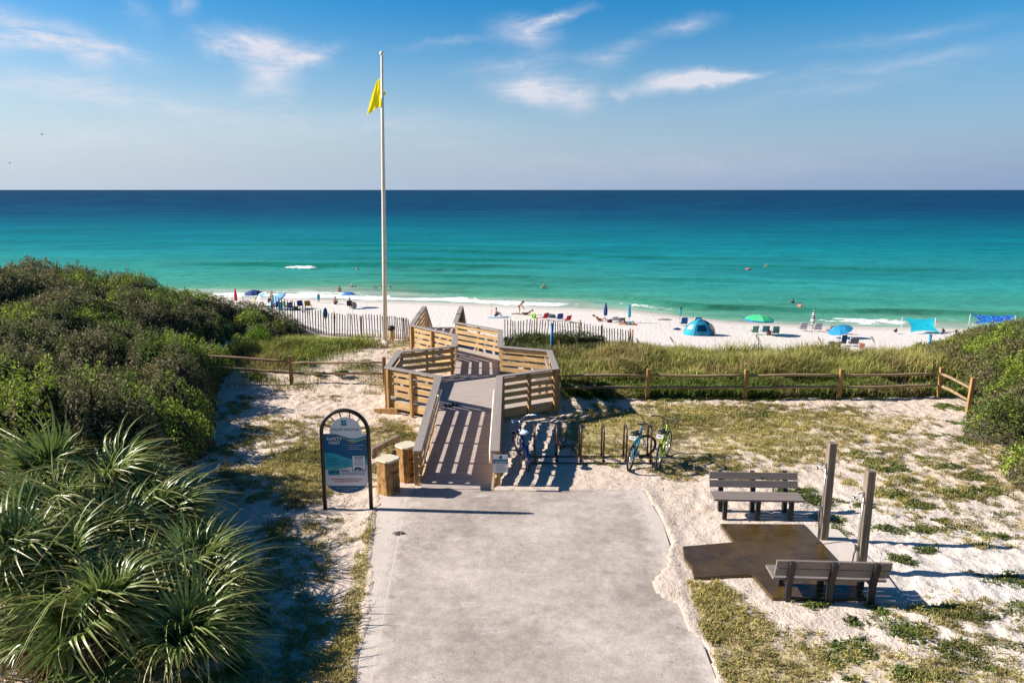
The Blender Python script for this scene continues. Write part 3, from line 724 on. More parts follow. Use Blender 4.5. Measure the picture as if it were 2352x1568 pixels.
# ---- grass
def scatter(n, x0, x1, y0, y1, f):
    out = []
    while sum(len(a) for a in out) < n:
        x = rng.uniform(x0, x1, n); y = rng.uniform(y0, y1, n); k = rng.uniform(size=n) < f(x, y)
        out.append(np.stack([x[k], y[k]], 1))
        if len(out) > 60: break
    return np.concatenate(out)[:n].T
def grass_patch(n, box_, f, hmin, hmax, cols, tips, name, label, wd=(.006, .011), lean=.5, gh=ground_h, wind=(.15, 0), clump=True, parent=None):
    x, y = scatter(n, *box_, f)
    z = gh(x, y)
    c = np.array(cols)[rng.integers(0, len(cols), n if len(x) >= n else len(x))][:len(x)]
    pch = fbm(x * 1.1, y * 1.1, 101, 3)
    br_ = np.clip((fbm(x * .55, y * .8, 107, 3) - .52) * 5, 0, 1)[:, None] * (hmax > .4)
    c = c * (1 - br_ * .7) + np.array([.30, .21, .10]) * br_ * .7
    c = c * (.30 + 1.4 * pch)[:, None] * rng.uniform(.75, 1.25, (len(x), 1))
    t = np.array(tips)[rng.integers(0, len(tips), len(x))] * rng.uniform(.7, 1.25, (len(x), 1))
    h = rng.uniform(hmin, hmax, len(x)) * np.clip(.1 + 1.8 * fbm(x * .8, y * .8, 103, 3), .35, 1.6)
    ln = rng.normal(0, lean, (len(x), 2)) + np.array(wind)
    o = blades(np.stack([x, y, z - .01], 1), h, ln, rng.uniform(wd[0], wd[1], len(x)), c, t, name, mgrass, parent)
    if label: tag(o, label, 'grass', kind='stuff')
    return o
DRYC = [(.38, .31, .10), (.44, .36, .14), (.32, .29, .075), (.40, .30, .14), (.24, .255, .06)]
DRYT = [(.52, .43, .17), (.44, .39, .11)]
def fdry(x, y):
    d, g_ = densities(x, y)
    n6 = fbm(x * 5, y * 5, 111, 4)
    return np.clip((d - .12) * 1.25 + (n6 - .5) * 3.2 * (d > .08), .006, 1) * (y < 24.3)
grass_patch(170000, (-9.2, 15.5, 6.5, 24.4), fdry, .035, .10, DRYC, DRYT, 'lawn_grass', 'short straw coloured grass thinly covering the sand lot', wd=(.004, .010), lean=.75)
def fgrn(x, y):
    d, g_ = densities(x, y); n6 = fbm(x * 6, y * 6, 113, 3)
    n6 = np.clip((fbm(x * 4.5, y * 4.5, 117, 3) - .36) * 4, 0, 1) * .75 + .25 * n6; return np.clip(g_ * 1.6 * n6 + 0 * (n6 - .66) * 1.2 * (poly_sd(SLAB, x, y) > .4) * (poly_sd(WET, x, y) > .3) * (x > 3), 0, 1)
grass_patch(34000, (-9, 15.5, 7, 24.4), fgrn, .03, .085, [(.085, .135, .022), (.12, .175, .03), (.07, .115, .022), (.20, .20, .06)], [(.16, .20, .05), (.24, .22, .08)], 'weed_patches', 'low dark green weeds in clumps on the white sand', wd=(.008, .018), lean=.8)
# dune grass behind the right rail fence: leafy and green at its foot, straw above
def fband(x, y): return ((x > 1.75 + .5 * (fbm(y, x, 3) - .5)) & (x < xr(y) + .6) & (y > 24.2) & (y < 30.5)) * (1 - .75 * sstep(28.2, 30.2, y)) * (1 - .88 * np.exp(-((x - 14.6) / 1.1) ** 2 - ((y - 25.6) / 1.0) ** 2) ) * np.clip(1.9 * fbm(x * 1.0, y * 1.0, 5, 3) - .35, .02, 1)
grass_patch(56000, (1.2, 17, 25.4, 30.6), fband, .30, .75, [(.27, .275, .06), (.36, .32, .10), (.20, .25, .045), (.14, .205, .03)], [(.58, .47, .21), (.46, .40, .13), (.34, .34, .09)], 'dune_grass', 'tall yellow green grass on the dune crest behind the right rail fence', wd=(.008, .016), lean=.38)
grass_patch(38000, (1.2, 17, 23.95, 26.0), lambda x, y: ((x > 1.7) & (x < xr(y) + .3)) * np.exp(-((y - 24.75 - .5 * (fbm(x * .9, y * 0, 31, 3) - .5)) / (.35 + .7 * vnoise(x * .6, y * 0, 33))) ** 2) * (1 - .8 * sstep(12.5, 14, x)), .14, .46, [(.075, .125, .018), (.11, .165, .024), (.06, .10, .018), (.15, .19, .03)], [(.17, .22, .04), (.24, .26, .07)], 'fence_grass', 'leafy dark green growth along the foot of the right rail fence', wd=(.010, .022), lean=.55)
# yellow-green grass on the left behind the fence
def fleft(x, y):
    a = np.exp(-((x + 9.5) / 1.5) ** 2 - ((y - 30.2) / 1.8) ** 2) + np.exp(-((x + 7.9) / 1.2) ** 2 - ((y - 32.2) / 1.0) ** 2) * .9
    return np.clip(a * 1.3 * (.4 + 1.0 * fbm(x, y, 7, 3)), 0, 1) * (x > xb(y) - .6)
grass_patch(19000, (-11.8, -3.5, 25, 34), fleft, .25, .55, [(.24, .30, .04), (.30, .35, .06), (.18, .24, .035)], [(.40, .42, .10), (.48, .45, .15)], 'meadow_grass', 'bright yellow green grass between the left rail fence and slat fence', wd=(.008, .014), lean=.4)
grass_patch(7000, (-10, -2.4, 24.4, 33.4), lambda x, y: np.clip((fbm(x * 1.3, y * 1.3, 17, 3) - .45) * 3, 0, 1) * (y > 24.3), .06, .22, DRYC + [(.13, .17, .035)], DRYT, 'sparse_grass', 'thin dry grass on the sand round the flagpole foot', wd=(.006, .012), lean=.6)
# darker bushes' skirts along the right slat fence
grass_patch(16000, (-.3, 9, 28.5, 35.5), lambda x, y: np.clip(np.exp(-((x - 2.5) / 1.9) ** 2 - ((y - 31.5) / 2.2) ** 2) * 1.2 + .7 * np.exp(-((x - 6) / 2.6) ** 2 - ((y - 31) / 1.6) ** 2), 0, 1) * (.3 + fbm(x, y, 8, 3)), .22, .55, [(.055, .085, .018), (.085, .115, .025), (.10, .10, .035)], [(.17, .18, .05), (.24, .22, .08)], 'fence_weeds', 'dark green weeds in front of the right slat fence', wd=(.010, .018), lean=.5)

# ---- single plants
def bush(name, label, p, r, hgt, n, cols, size, cat='bush', group=None, squash=1.0):
    t = thing(name, label, cat, p, 0, group)
    # several rounded sprays
    sub = [(rng.normal(0, .45, 3) * np.array([r, r * squash, hgt * .35]) + np.array([0, 0, hgt * .5]), rng.uniform(.35, .65)) for _ in range(9)]
    P = []; Nn = []
    for c, s_ in sub:
        m_ = n // 9; d = unit(rng.normal(size=(m_, 3))); rr = rng.uniform(.35, 1, (m_, 1)) ** .5
        P.append(c + d * rr * np.array([r * s_ * 1.1, r * s_ * 1.1 * squash, hgt * s_ * .62])); Nn.append(d)
    P = np.concatenate(P); Nn = np.concatenate(Nn); k = P[:, 2] > .02; P = P[k]; Nn = Nn[k]
    c = np.array(cols)[rng.integers(0, len(cols), len(P))] * np.exp(rng.normal(0, .25, (len(P), 1)))
    leaf_cloud(P, Nn, rng.uniform(size * .7, size * 1.3, len(P)), c, 'foliage', mleaf, t, aspect=.38)
    mb = MB()
    for c_, s_ in sub[:6]:
        q = Vector(c_); mb.tube([(0, 0, -.05), q * .5 + Vector((0, 0, .05)), q], [.018, .012, .006], 5)
    mb.build('stem', mtwig, t)
    return t
p = at(588, 806, .25); bush('pine_bush', 'bright lime green young bush in front of the dark left scrub', (p.x, p.y, gz(p.x, p.y)), .50, 1.02, 5200, [(.13, .25, .012), (.17, .31, .02), (.09, .19, .012)], .065)
GR = 'low green plants by the left rail fence'
for u, v, r, h_, lb in ((700, 848, .30, .30, 'small dark green plant behind the left rail fence, right beside its middle post'), (826, 852, .55, .32, 'widest green weed clump behind the left fence, near its last post'),
                   (786, 872, .38, .26, 'green weed clump under the lower rail of the left fence near the octagon'), (592, 874, .42, .28, 'yellowish weed clump at the foot of the left rail fence beside the scrub'), (735, 868, .20, .18, 'tiny weed tuft right of the middle post of the left rail fence')):
    q = at(u, v, 0); bush('weed_clump', lb, (q.x, q.y, gz(q.x, q.y)), r, h_, 900, [(.06, .10, .018), (.09, .14, .022), (.12, .15, .04)], .07, 'plant', GR)
for u, v, r, h_, lb in ((1285, 800, .9, .75, 'dark green bush behind the octagon platform, left of the blue stake'), (1345, 792, .8, .6, 'dark green bush at the slat fence, right of the blue stake'), (1215, 775, .5, .5, 'grey green bush where the right slat fence meets the boardwalk')):
    q = at(u, v, 0); q.y = min(q.y, 33); bush('fence_bush', lb, (q.x, q.y, gz(q.x, q.y)), r, h_, 2600, [(.05, .08, .018), (.07, .10, .022), (.09, .09, .035)], .075, 'bush', 'bushes along the right slat fence')
# sea oats standing over the crest
for i, (u, v, h_, lb) in enumerate(((1760, 800, 1.1, 'leaning sea oat stalk below the green umbrella'), (1905, 800, 1.0, 'sea oat stalk in front of the near group of bags'), (1480, 800, .95, 'sea oat stalk at the right end of the slat fence'), (2030, 800, 1.05, 'sea oat stalk left of the blue dune post'), (1655, 800, 1.55, 'tall straw sea oat stalk right of the blue dome tent'), (1560, 798, 1.0, 'short sea oat stalk left of the blue dome tent'), (1330, 782, .8, 'brown seed stalk among the weeds by the blue stake'))):
    q = at(u, v, 0); q.y = 28.5 if u > 1400 else 31; q.x = (u - 1176) / FP * q.y; z0 = gz(q.x, q.y)
    t = thing('sea_oats', lb, 'plant', (q.x, q.y, z0), 0, 'sea oats'); mb = MB()
    mb.tube([(0, 0, -.05), (-.02, 0, h_ * .5), (-.10, 0, h_ * .85), (-.2, 0, h_)], [.009, .008, .006, .004], 5); mb.build('stalk', mat('straw', (.40, .30, .15), .8), t)
    mb = MB()
    for k in range(26):
        f_ = k / 25; c = Vector((-.08 - .13 * f_, 0, h_ * (.80 + .21 * f_))); d = Vector((random.uniform(-1, .6), random.uniform(-.6, .6), random.uniform(-.8, .4))).normalized() * .055
        mb.tube([c, c + d * .6, c + d], [.004, .013, .003], 4)
    mb.build('seed_head', mat('seed', (.33, .22, .11), .85), t)

# ---- palmettos
mpalm = mat('palm leaf', (.1, .1, .1), .38, .15, 12, attr=True, spec=.5, trans=.22)
mpet = mat('palm petiole', (.09, .13, .035), .45, .2, 8)
mtrunk = mat('palm trunk', (.11, .075, .045), .9, .35, 14, bump=.02, bscale=25)
mboot = mat('dead thatch', (.23, .15, .075), .9, .4, 14)
def frond_mesh(seed, dead=False):
    r = np.random.default_rng(seed); V = []; F = []; C = []
    Lp = r.uniform(.55, .9); nseg = 28; amax = R(r.uniform(78, 112)); fold = r.uniform(.30, .65)
    base_c = np.array([.175, .245, .062]) * r.uniform(.8, 1.2) if not dead else np.array([.26, .17, .08])
    for k in range(nseg):
        f = -1 + 2 * (k + .5) / nseg; a = f * amax + r.normal(0, .02)
        ln = (1.22 - .34 * abs(f) ** 1.6) * r.uniform(.72, 1.12); w0 = .012; wm = r.uniform(.022, .031)
        if r.uniform() < .07: continue
        dirv = np.array([math.cos(a), math.sin(a), 0]); sd = np.array([-math.sin(a), math.cos(a), 0])
        droop = r.uniform(.25, 1.15) if r.uniform() > .1 else 2.2; tw = r.normal(0, .25)
        zf = fold * abs(f) - .10 + r.normal(0, .07)          # the blade is folded along its rib
        org = np.array([Lp, 0, 0]) + dirv * .03
        n0 = len(V); st = 7
        for j in range(st):
            t = j / (st - 1); w = (w0 + (wm - w0) * min(1, t * 3.2)) * (1 - max(0, (t - .45) / .55) ** 1.3) + .0008
            bend = max(0, t - .38) ** 2 * droop * 1.9
            p = org + dirv * ln * (t - .25 * bend) + np.array([0, 0, zf * t * ln * .8 - bend * ln])
            s2 = sd * math.cos(tw * t * 2) + np.array([0, 0, 1]) * math.sin(tw * t * 2)
            ridge = np.array([0, 0, -.35 * w])
            V += [p - s2 * w, p + ridge, p + s2 * w]
            cc = base_c * (1 + .5 * (t - .3)) * r.uniform(.93, 1.07)
            if t > .62 and not dead: cc = cc * (1 - (t - .62) * 1.9) + np.array([.36, .26, .11]) * (t - .62) * 2.4
            C += [cc, cc * .92, cc]
        for j in range(st - 1):
            b0 = n0 + j * 3
            F += [(b0, b0 + 1, b0 + 4, b0 + 3), (b0 + 1, b0 + 2, b0 + 5, b0 + 4)]
    # petiole
    n0 = len(V); rr = .013
    for j in range(6):
        t = j / 5; c = np.array([Lp * t, 0, -.10 * math.sin(math.pi * t) * .6])
        for q in range(5):
            th = 2 * math.pi * q / 5; V.append(c + np.array([0, math.cos(th), math.sin(th)]) * rr * (1.2 - .5 * t)); C.append(np.array([.10, .14, .04]) if not dead else np.array([.2, .13, .07]))
    for j in range(5):
        for q in range(5):
            q2 = (q + 1) % 5; F.append((n0 + j * 5 + q, n0 + j * 5 + q2, n0 + j * 5 + 5 + q2, n0 + j * 5 + 5 + q))
    return np.array(V), np.array(F), np.clip(np.array(C), .003, .5)
FR = []
for i in range(8):
    o = np_mesh('frond', *frond_mesh(100 + i)[:2], frond_mesh(100 + i)[2], mpalm, smooth=True); FR.append(o.data); bpy.data.objects.remove(o)
FD = []
for i in range(2):
    o = np_mesh('frond', *frond_mesh(300 + i, True)[:2], frond_mesh(300 + i, True)[2], mboot, smooth=True); FD.append(o.data); bpy.data.objects.remove(o)
def palmetto(label, x, y, th, n, size, seed, lean=(0, 0), emin=-35, azb=None):
    r = np.random.default_rng(seed); z0 = gz(x, y)
    t = thing('palmetto', label, 'palm', (x, y, z0), 0, 'palmettos in the lower left corner')
    mb = MB(); top = Vector((lean[0], lean[1], th))
    mb.tube([(0, 0, -.15), top * .4, top * .8, top], [.17, .15, .16, .09], 10); mb.build('trunk', mtrunk, t)
    mb = MB()
    for k in range(26):
        a = r.uniform(0, 6.28); f_ = r.uniform(.25, 1.02); c = top * f_ + Vector((math.cos(a), math.sin(a), 0)) * .13; d = Vector((math.cos(a) * .10, math.sin(a) * .10, r.uniform(.08, .2)))
        mb.bar(c, c + d, .05, .02)
    mb.build('leaf_base', mboot, t)
    for k in range(n):
        f_ = (k + .5) / n; el = 86 - (86 - emin) * f_ ** 1.3 + r.normal(0, 8); az = k * 137.5 + r.normal(0, 12)
        dead = f_ > .90
        me = (FD[k % 2] if dead else FR[int(r.integers(0, 8))])
        o = bpy.data.objects.new('frond', me); col.objects.link(o); o.parent = t
        s_ = size * r.uniform(.82, 1.15) * (.8 if f_ < .12 else 1); o.scale = (s_, s_, s_)
        o.location = top * (1.0 - .12 * f_)
        M = Matrix.Rotation(R(az), 4, 'Z') @ Matrix.Rotation(-R(el), 4, 'Y') @ Matrix.Rotation(r.normal(0, .35), 4, 'X')
        M = Matrix.Rotation(R(9), 4, 'Y') @ M
        o.rotation_euler = M.to_euler()
    return t
for lb, x_, y_, th_, n_, sz, sd, em in (
    ('palmetto at the back left corner of the clump against the dark scrub', -8.9, 13.5, .85, 40, .84, 1, -25),
    ('tallest palmetto at the back of the clump, sunlit fans upright', -7.6, 13.3, .72, 46, .86, 11, -25),
    ('palmetto at the back right of the clump, fans sweeping towards the sand', -6.5, 12.7, .36, 44, .82, 6, -20),
    ('palmetto low on the right flank, fans reaching over the shaded sand', -5.45, 11.3, .10, 40, .78, 2, -15),
    ('palmetto low between the open star and the right flank one', -5.75, 10.6, .18, 34, .74, 16, -15),
    ('palmetto in the heart of the clump above the open star', -7.0, 11.6, .52, 46, .84, 12, -30),
    ('palmetto filling the gap left of the heart one', -7.95, 12.1, .70, 42, .84, 17, -30),
    ('front palmetto with an open star of fans near the bottom edge', -6.0, 9.75, .42, 28, .80, 3, -50),
    ('palmetto at the far left edge with yellowish fans', -7.7, 10.5, .72, 42, .84, 4, -40),
    ('palmetto just left of the open star, half in shade', -6.85, 10.5, .48, 38, .78, 18, -30),
    ('palmetto farthest out on the right flank beside the shaded sand', -4.9, 10.7, .04, 26, .74, 21, -8),
    ('low dark shaded palmetto close to the bottom right of the clump', -4.75, 9.75, .05, 24, .74, 5, -10)):
    palmetto(lb, x_, y_, th_, n_, sz, sd, emin=em)
bush('shrub', 'small yellow green shrub under the front palmetto', (-5.1, 8.9, gz(-5.1, 8.9)), .34, .42, 1500, [(.10, .10, .02), (.15, .13, .03)], .045, 'shrub')
bush('shrub', 'brown twiggy shrub at the left edge under the palmettos', (-6.5, 9.2, gz(-6.5, 9.2)), .40, .75, 1600, [(.14, .085, .02), (.17, .11, .03), (.09, .07, .02)], .05, 'shrub')
# ================================================================= BUILT THINGS
mwood = mat('pine board', (.48, .30, .125), .75, .32, 3.2, stretch=(.6, .6, 5), bump=.004, bscale=14, two=(.60, .40, .19))
mpost = mat('treated post', (.36, .215, .075), .78, .25, 5, stretch=(3, 3, .6), bump=.004, bscale=14)
mcap = mat('grey composite cap', (.285, .245, .225), .7, .08, 6, bump=.0015, bscale=60)
mdeck = mat('composite decking', (.41, .35, .315), .75, .18, 2.2, stretch=(1, 6, 1), bump=.003, bscale=30)
mgrey = mat('recycled plastic plank', (.215, .18, .165), .65, .12, 5, stretch=(.6, 4, 4), bump=.002, bscale=40)
mblack = mat('black recycled plastic', (.018, .018, .02), .6, .3, 10, bump=.002, bscale=40)
mweather = mat('weathered timber', (.17, .13, .09), .85, .35, 2.5, stretch=(5, 5, .5), bump=.006, bscale=10, two=(.29, .24, .18))
mrail = mat('split rail wood', (.27, .175, .095), .85, .35, 3, stretch=(.6, 5, 5), bump=.012, bscale=8, two=(.38, .265, .15))
mrpost = mat('rail post wood', (.33, .19, .065), .85, .3, 4, stretch=(4, 4, .5), bump=.008, bscale=10)
mslat = mat('sand fence slat', (.085, .055, .036), .9, .4, 3, two=(.15, .10, .07))
msteel = mat('galvanised pipe', (.62, .62, .64), .28, .08, 20, metal=1)
mwhite = mat('white paint', (.78, .76, .72), .4, .05, 6)
mbolt = mat('bolt head', (.45, .43, .40), .4, .1, 20, metal=.8)
mbrown = mat('brown rack paint', (.060, .032, .022), .4, .2, 15)
mdark = mat('dark sign frame', (.022, .017, .015), .42, .2, 15)

# ---- boardwalk: top rail line surveyed at the cap
ZD, ZR = .36, 1.38
def cp(u, v): p = at(u, v, ZR); return Vector((p.x, p.y, 0))
L0, R0 = Vector((-2.16, 16.45, 0)), Vector((-.38, 16.45, 0))
L1, R1 = Vector((-2.16, 21.45, 0)), Vector((-.37, 21.45, 0))
L2, L3, L4, L5, L6 = cp(890, 843), cp(917, 808), cp(1042, 795), cp(1047, 769), cp(945, 746)
R2, R3, R4, R5, R6 = cp(1277, 846), cp(1262, 805), cp(1148, 795), cp(1150, 758), cp(1046, 740)
L7, R7 = Vector((L6.x - .05, 35.0, 0)), Vector((R6.x - .05, 35.0, 0))
bw = thing('boardwalk', 'wooden boardwalk ramp with octagonal bay and tan board railings leading to the beach', 'boardwalk', (0, 0, 0))
def dz(p):      # deck height along the ramp
    return .035 + (ZD - .035) * min(1, max(0, (p.y - 16.2) / (21.45 - 16.2)))
def rz_(p): return dz(p) + (.90 + .12 * min(1, max(0, (p.y - 16.45) / 5)))
deckpoly = [Vector((-2.10, 16.2, 0)), Vector((-.44, 16.2, 0)), R1, R2, R3, R4, R5, R6, R7, L7, L6, L5, L4, L3, L2, L1]
# planks run across; each is clipped to the plan outline
def clipx(P, y):
    xs_ = []
    n = len(P)
    for i in range(n):
        a, b = P[i], P[(i + 1) % n]
        if (a.y <= y) != (b.y <= y): xs_.append(a.x + (y - a.y) * (b.x - a.x) / (b.y - a.y))
    xs_.sort(); return [(xs_[i], xs_[i + 1]) for i in range(0, len(xs_) - 1, 2)]
mb = MB(); y = 16.21
while y < 35:
    a, b = y, y + .133
    sa, sb = clipx(deckpoly, a + 1e-4), clipx(deckpoly, min(b, 34.99))
    for (p0, p1), (q0, q1) in zip(sa, sb):
        za, zb = dz(Vector((0, a, 0))), dz(Vector((0, b, 0)))
        vs = [(p0, a, za - .03), (p1, a, za - .03), (q1, b, zb - .03), (q0, b, zb - .03), (p0, a, za), (p1, a, za), (q1, b, zb), (q0, b, zb)]
        mb.add(vs, [(0, 3, 2, 1), (4, 5, 6, 7), (0, 1, 5, 4), (1, 2, 6, 5), (2, 3, 7, 6), (3, 0, 4, 7)])
    y += .139
mb.build('deck', mdeck, bw)
# joists and skirt
mb = MB()
for i in range(len(deckpoly)):
    a, b = deckpoly[i], deckpoly[(i + 1) % len(deckpoly)]
    if i == 0: continue
    za, zb = dz(a), dz(b); h = .22
    if za < .1: za = .06
    mb.bar((a.x, a.y, za - .03 - h / 2), (b.x, b.y, zb - .03 - h / 2), .045, h)
mb.build('skirt', mwood, bw)
# railings: outward side of each run is given by sign
def railing(a, b, out, name='railing', ends=(1, 1), npost=None, boards=4, light=True):
    d = (b - a); ln = d.length; d = d.normalized(); nrm = Vector((d.y, -d.x, 0)) * out
    za, zb = dz(a), dz(b); ra, rb = rz_(a), rz_(b)
    P = lambda p, z: Vector((p.x, p.y, z))
    mb = MB(); gap = .222
    for k in range(boards):
        o = .115 + k * gap
        aa = P(a + d * .02, ra - o - .035) ; bb = P(b - d * .02, rb - o - .035)
        mb.bar(aa, bb, .036, .145)
    pan = mb.build('railing_boards', mwood, bw)
    n = npost or max(1, int(round(ln / 1.25)))
    for i in range(n + 1):
        if i == 0 and not ends[0]: continue
        if i == n and not ends[1]: continue
        t = (i / n); q = a.lerp(b, t); off = .06 if 0 < i < n else 0
        q = q + d * (.07 if i == 0 else -.07 if i == n else 0) + nrm * .066
        zg = gz(q.x, q.y) - .3; zt = ra + (rb - ra) * t - .045
        mb = MB(); M = Matrix.Rotation(math.atan2(d.y, d.x), 3, 'Z')
        mb.box((q.x, q.y, (zg + zt) / 2), (.092, .092, zt - zg), M)
        po = mb.build('post', mpost, bw, bevel=.005)
        mb = MB()
        for k in range(boards):
            for s_ in (-.022, .022):
                c = P(q + nrm * .049, zt - .07 - k * gap + s_ * 1.5); c += d * s_
                mb.ball(c, .011, 6, 4)
        mb.build('bolts', mbolt, po)
    return nrm
def cap(P3, name='rail_cap', w=.20):
    mb = MB(); n = len(P3)
    L_, R_ = [], []
    for i, p in enumerate(P3):
        d1 = (p - P3[i - 1]).normalized() if i else None; d2 = (P3[i + 1] - p).normalized() if i < n - 1 else None
        d = ((d1 or d2) + (d2 or d1)); d.z = 0; d.normalize(); nn = Vector((d.y, -d.x, 0)); k = 1
        if d1 and d2: k = 1 / max(.35, math.cos(math.acos(max(-1, min(1, Vector((d1.x, d1.y, 0)).normalized().dot(Vector((d2.x, d2.y, 0)).normalized())))) / 2))
        L_.append(p - nn * w / 2 * k); R_.append(p + nn * w / 2 * k)
    for i in range(n - 1):
        a, b, c, e = L_[i], R_[i], R_[i + 1], L_[i + 1]
        g_ = .0015; dd = (P3[i + 1] - P3[i]).normalized() * g_
        vs = [a + dd, b + dd, c - dd, e - dd]; t = Vector((0, 0, .036))
        mb2 = MB(); mb2.add([v_ for v_ in vs] + [v_ + t for v_ in vs], [(0, 3, 2, 1), (4, 5, 6, 7), (0, 1, 5, 4), (1, 2, 6, 5), (2, 3, 7, 6), (3, 0, 4, 7)])
        o = mb2.build(name, mcap, bw, bevel=.004)
def top(p): return Vector((p.x, p.y, rz_(p) - .03))
left = [L0, L1, L2, L3, L4, L5, L6, L7]; right = [R0, R1, R2, R3, R4, R5, R6, R7]
for i in range(7):
    railing(left[i], left[i + 1], -1, ends=(1, i in (1, 3, 5, 6)), npost={0: 4, 1: 2, 2: 2, 3: 2, 4: 2, 5: 2, 6: 3}[i])
    railing(right[i], right[i + 1], 1, ends=(1, i in (1, 3, 5, 6)), npost={0: 4, 1: 2, 2: 2, 3: 2, 4: 2, 5: 2, 6: 3}[i])
def ext(a, b, e): d = (a - b).normalized() * e; return a + d
cap([top(ext(L0, L1, .22))] + [top(p) for p in left[1:]]); cap([top(ext(R0, R1, .22))] + [top(p) for p in right[1:]])
# pipe handrails
for sx, x in ((1, L0.x + .13), (-1, R0.x - .13)):
    mb = MB(); pts = []
    for y in np.linspace(16.75, 20.8, 9): pts.append((x, y, dz(Vector((0, y, 0))) + .80))
    y0 = 16.75; z0 = pts[0][2]
    pts = [(x, y0 + .02, z0 - .42), (x, y0 - .10, z0 - .30), (x, y0 - .10, z0 - .08), (x, y0 - .04, z0 - .01)] + pts + [(x, 20.9, pts[-1][2] - .02), (x - sx * .08, 20.94, pts[-1][2] - .03)]
    mb.tube(pts, .024, 8); hr = mb.build('handrail', msteel if sx > 0 else mwhite, bw)
    for y in (17.1, 18.3, 19.5, 20.6):
        z = dz(Vector((0, y, 0))) + .80; m2 = MB(); m2.tube([(x, y, z - .02), (x - sx * .04, y, z - .08), (x - sx * .12, y, z - .09)], .009, 6); m2.build('bracket', msteel, hr)
# built-in benches of the bay
for a, b, s_ in ((L2, L3, 1), (R2, R3, -1)):
    d = (b - a).normalized(); n_ = Vector((d.y, -d.x, 0)) * s_
    c0, c1 = a + d * .30 + n_ * .36, b - d * .30 + n_ * .36
    mb = MB()
    for k in (-.145, 0, .145): mb.bar(Vector((c0.x, c0.y, ZD + .45)) + n_ * k, Vector((c1.x, c1.y, ZD + .45)) + n_ * k, .138, .036)
    st = mb.build('bench_seat', mgrey, bw)
    for q in (c0 + d * .2, c1 - d * .2):
        m2 = MB(); m2.bar(Vector((q.x, q.y, ZD)) + n_ * .1, Vector((q.x, q.y, ZD + .43)) + n_ * .1, .09, .09); m2.bar(Vector((q.x, q.y, ZD)) - n_ * .12, Vector((q.x, q.y, ZD + .43)) - n_ * .12, .09, .09); m2.build('bench_leg', mpost, st)
    mb = MB(); mb.bar(Vector((c0.x, c0.y, ZD + .80)) - n_ * .19, Vector((c1.x, c1.y, ZD + .80)) - n_ * .19, .03, .20); mb.build('bench_back', mgrey, bw)
# steps down to the sand at the far end
for i in range(16):
    y = 35.02 + i * .30; z = ZD - .17 * (i + 1); mb = MB(); mb.box(((L7.x + R7.x) / 2, y + .15, z), (1.78, .27, .04)); mb.build('step', mdeck, bw)
mb = MB()
for x in (L7.x, R7.x): mb.bar((x, 35.0, ZD - .15), (x, 39.8, ZD - .15 - 2.72), .05, .28)
mb.build('stringer', mwood, bw)
for x in (L7.x, R7.x):
    mb = MB()
    for k in range(4): mb.bar((x, 35.05, 1.10 - .222 * k), (x, 39.8, 1.10 - .222 * k - 2.69), .036, .14)
    mb.build('railing_boards', mwood, bw)
    for y in (36.4, 38.0, 39.6):
        z = 1.34 - (y - 35) * .567; g0 = gz(x, y); mb = MB(); mb.bar((x, y, g0 - .2), (x, y, z - .05), .09, .09, (0, 1, 0)); mb.build('post', mpost, bw)
    mb = MB(); mb.bar((x, 35.0, 1.365), (x, 39.8, 1.365 - 2.72), .20, .036); mb.build('rail_cap', mcap, bw)
# shoes left on the bay deck
GS = 'sandals left by the railing'
for k, (dx, dy, a, lb) in enumerate(((.22, .32, .3, 'black sandals left on the boardwalk deck against the left rail'), (.42, .42, -.4, 'second pair of black sandals on the deck, farther from the rail'))):
    q = L1 + Vector((dx, dy, 0)); t = thing('sandals', lb, 'shoes', (q.x, q.y, ZD), a, GS)
    for s_ in (-.07, .07):
        mb = MB(); mb.ball((s_, 0, .02), (.05, .13, .02), 8, 5); mb.tube([(s_ - .045, .02, .02), (s_, .05, .075), (s_ + .045, .02, .02)], .012, 5); mb.build('sandal', mblack, t)

# ---- timber odds and ends
mb = MB(); a, b = at(866, 941, .08), at(905, 944, .08); mb.add([(a.x - .1, a.y, .02), (b.x + .1, b.y - .05, -.1), (b.x + .1, b.y - .05, .17), (a.x - .1, a.y, .11), (a.x - .1, a.y + .05, .02), (b.x + .1, b.y + .05, -.1), (b.x + .1, b.y + .05, .17), (a.x - .1, a.y + .05, .11)],
    [(0, 1, 2, 3), (7, 6, 5, 4), (3, 2, 6, 7), (0, 4, 5, 1), (0, 3, 7, 4), (1, 5, 6, 2)])
tag(mb.build('retaining_board', mpost), 'short board sticking out of the sand at the left corner of the octagon', 'board')
t = thing('parking_beam', 'weathered square beam set low on the sand behind the two bins', 'beam', (0, 0, 0)); mb = MB()
a, b = at(852, 1046, .1), at(916, 1013, .1); mb.bar((a.x, a.y, .20), (b.x, b.y, .22), .13, .15); mb.build('beam', mweather, t, bevel=.012)
for q in (.12, .88):
    c = a.lerp(b, q); mb = MB(); mb.box((c.x, c.y, 0), (.12, .12, .28)); mb.build('stub_post', mweather, t)

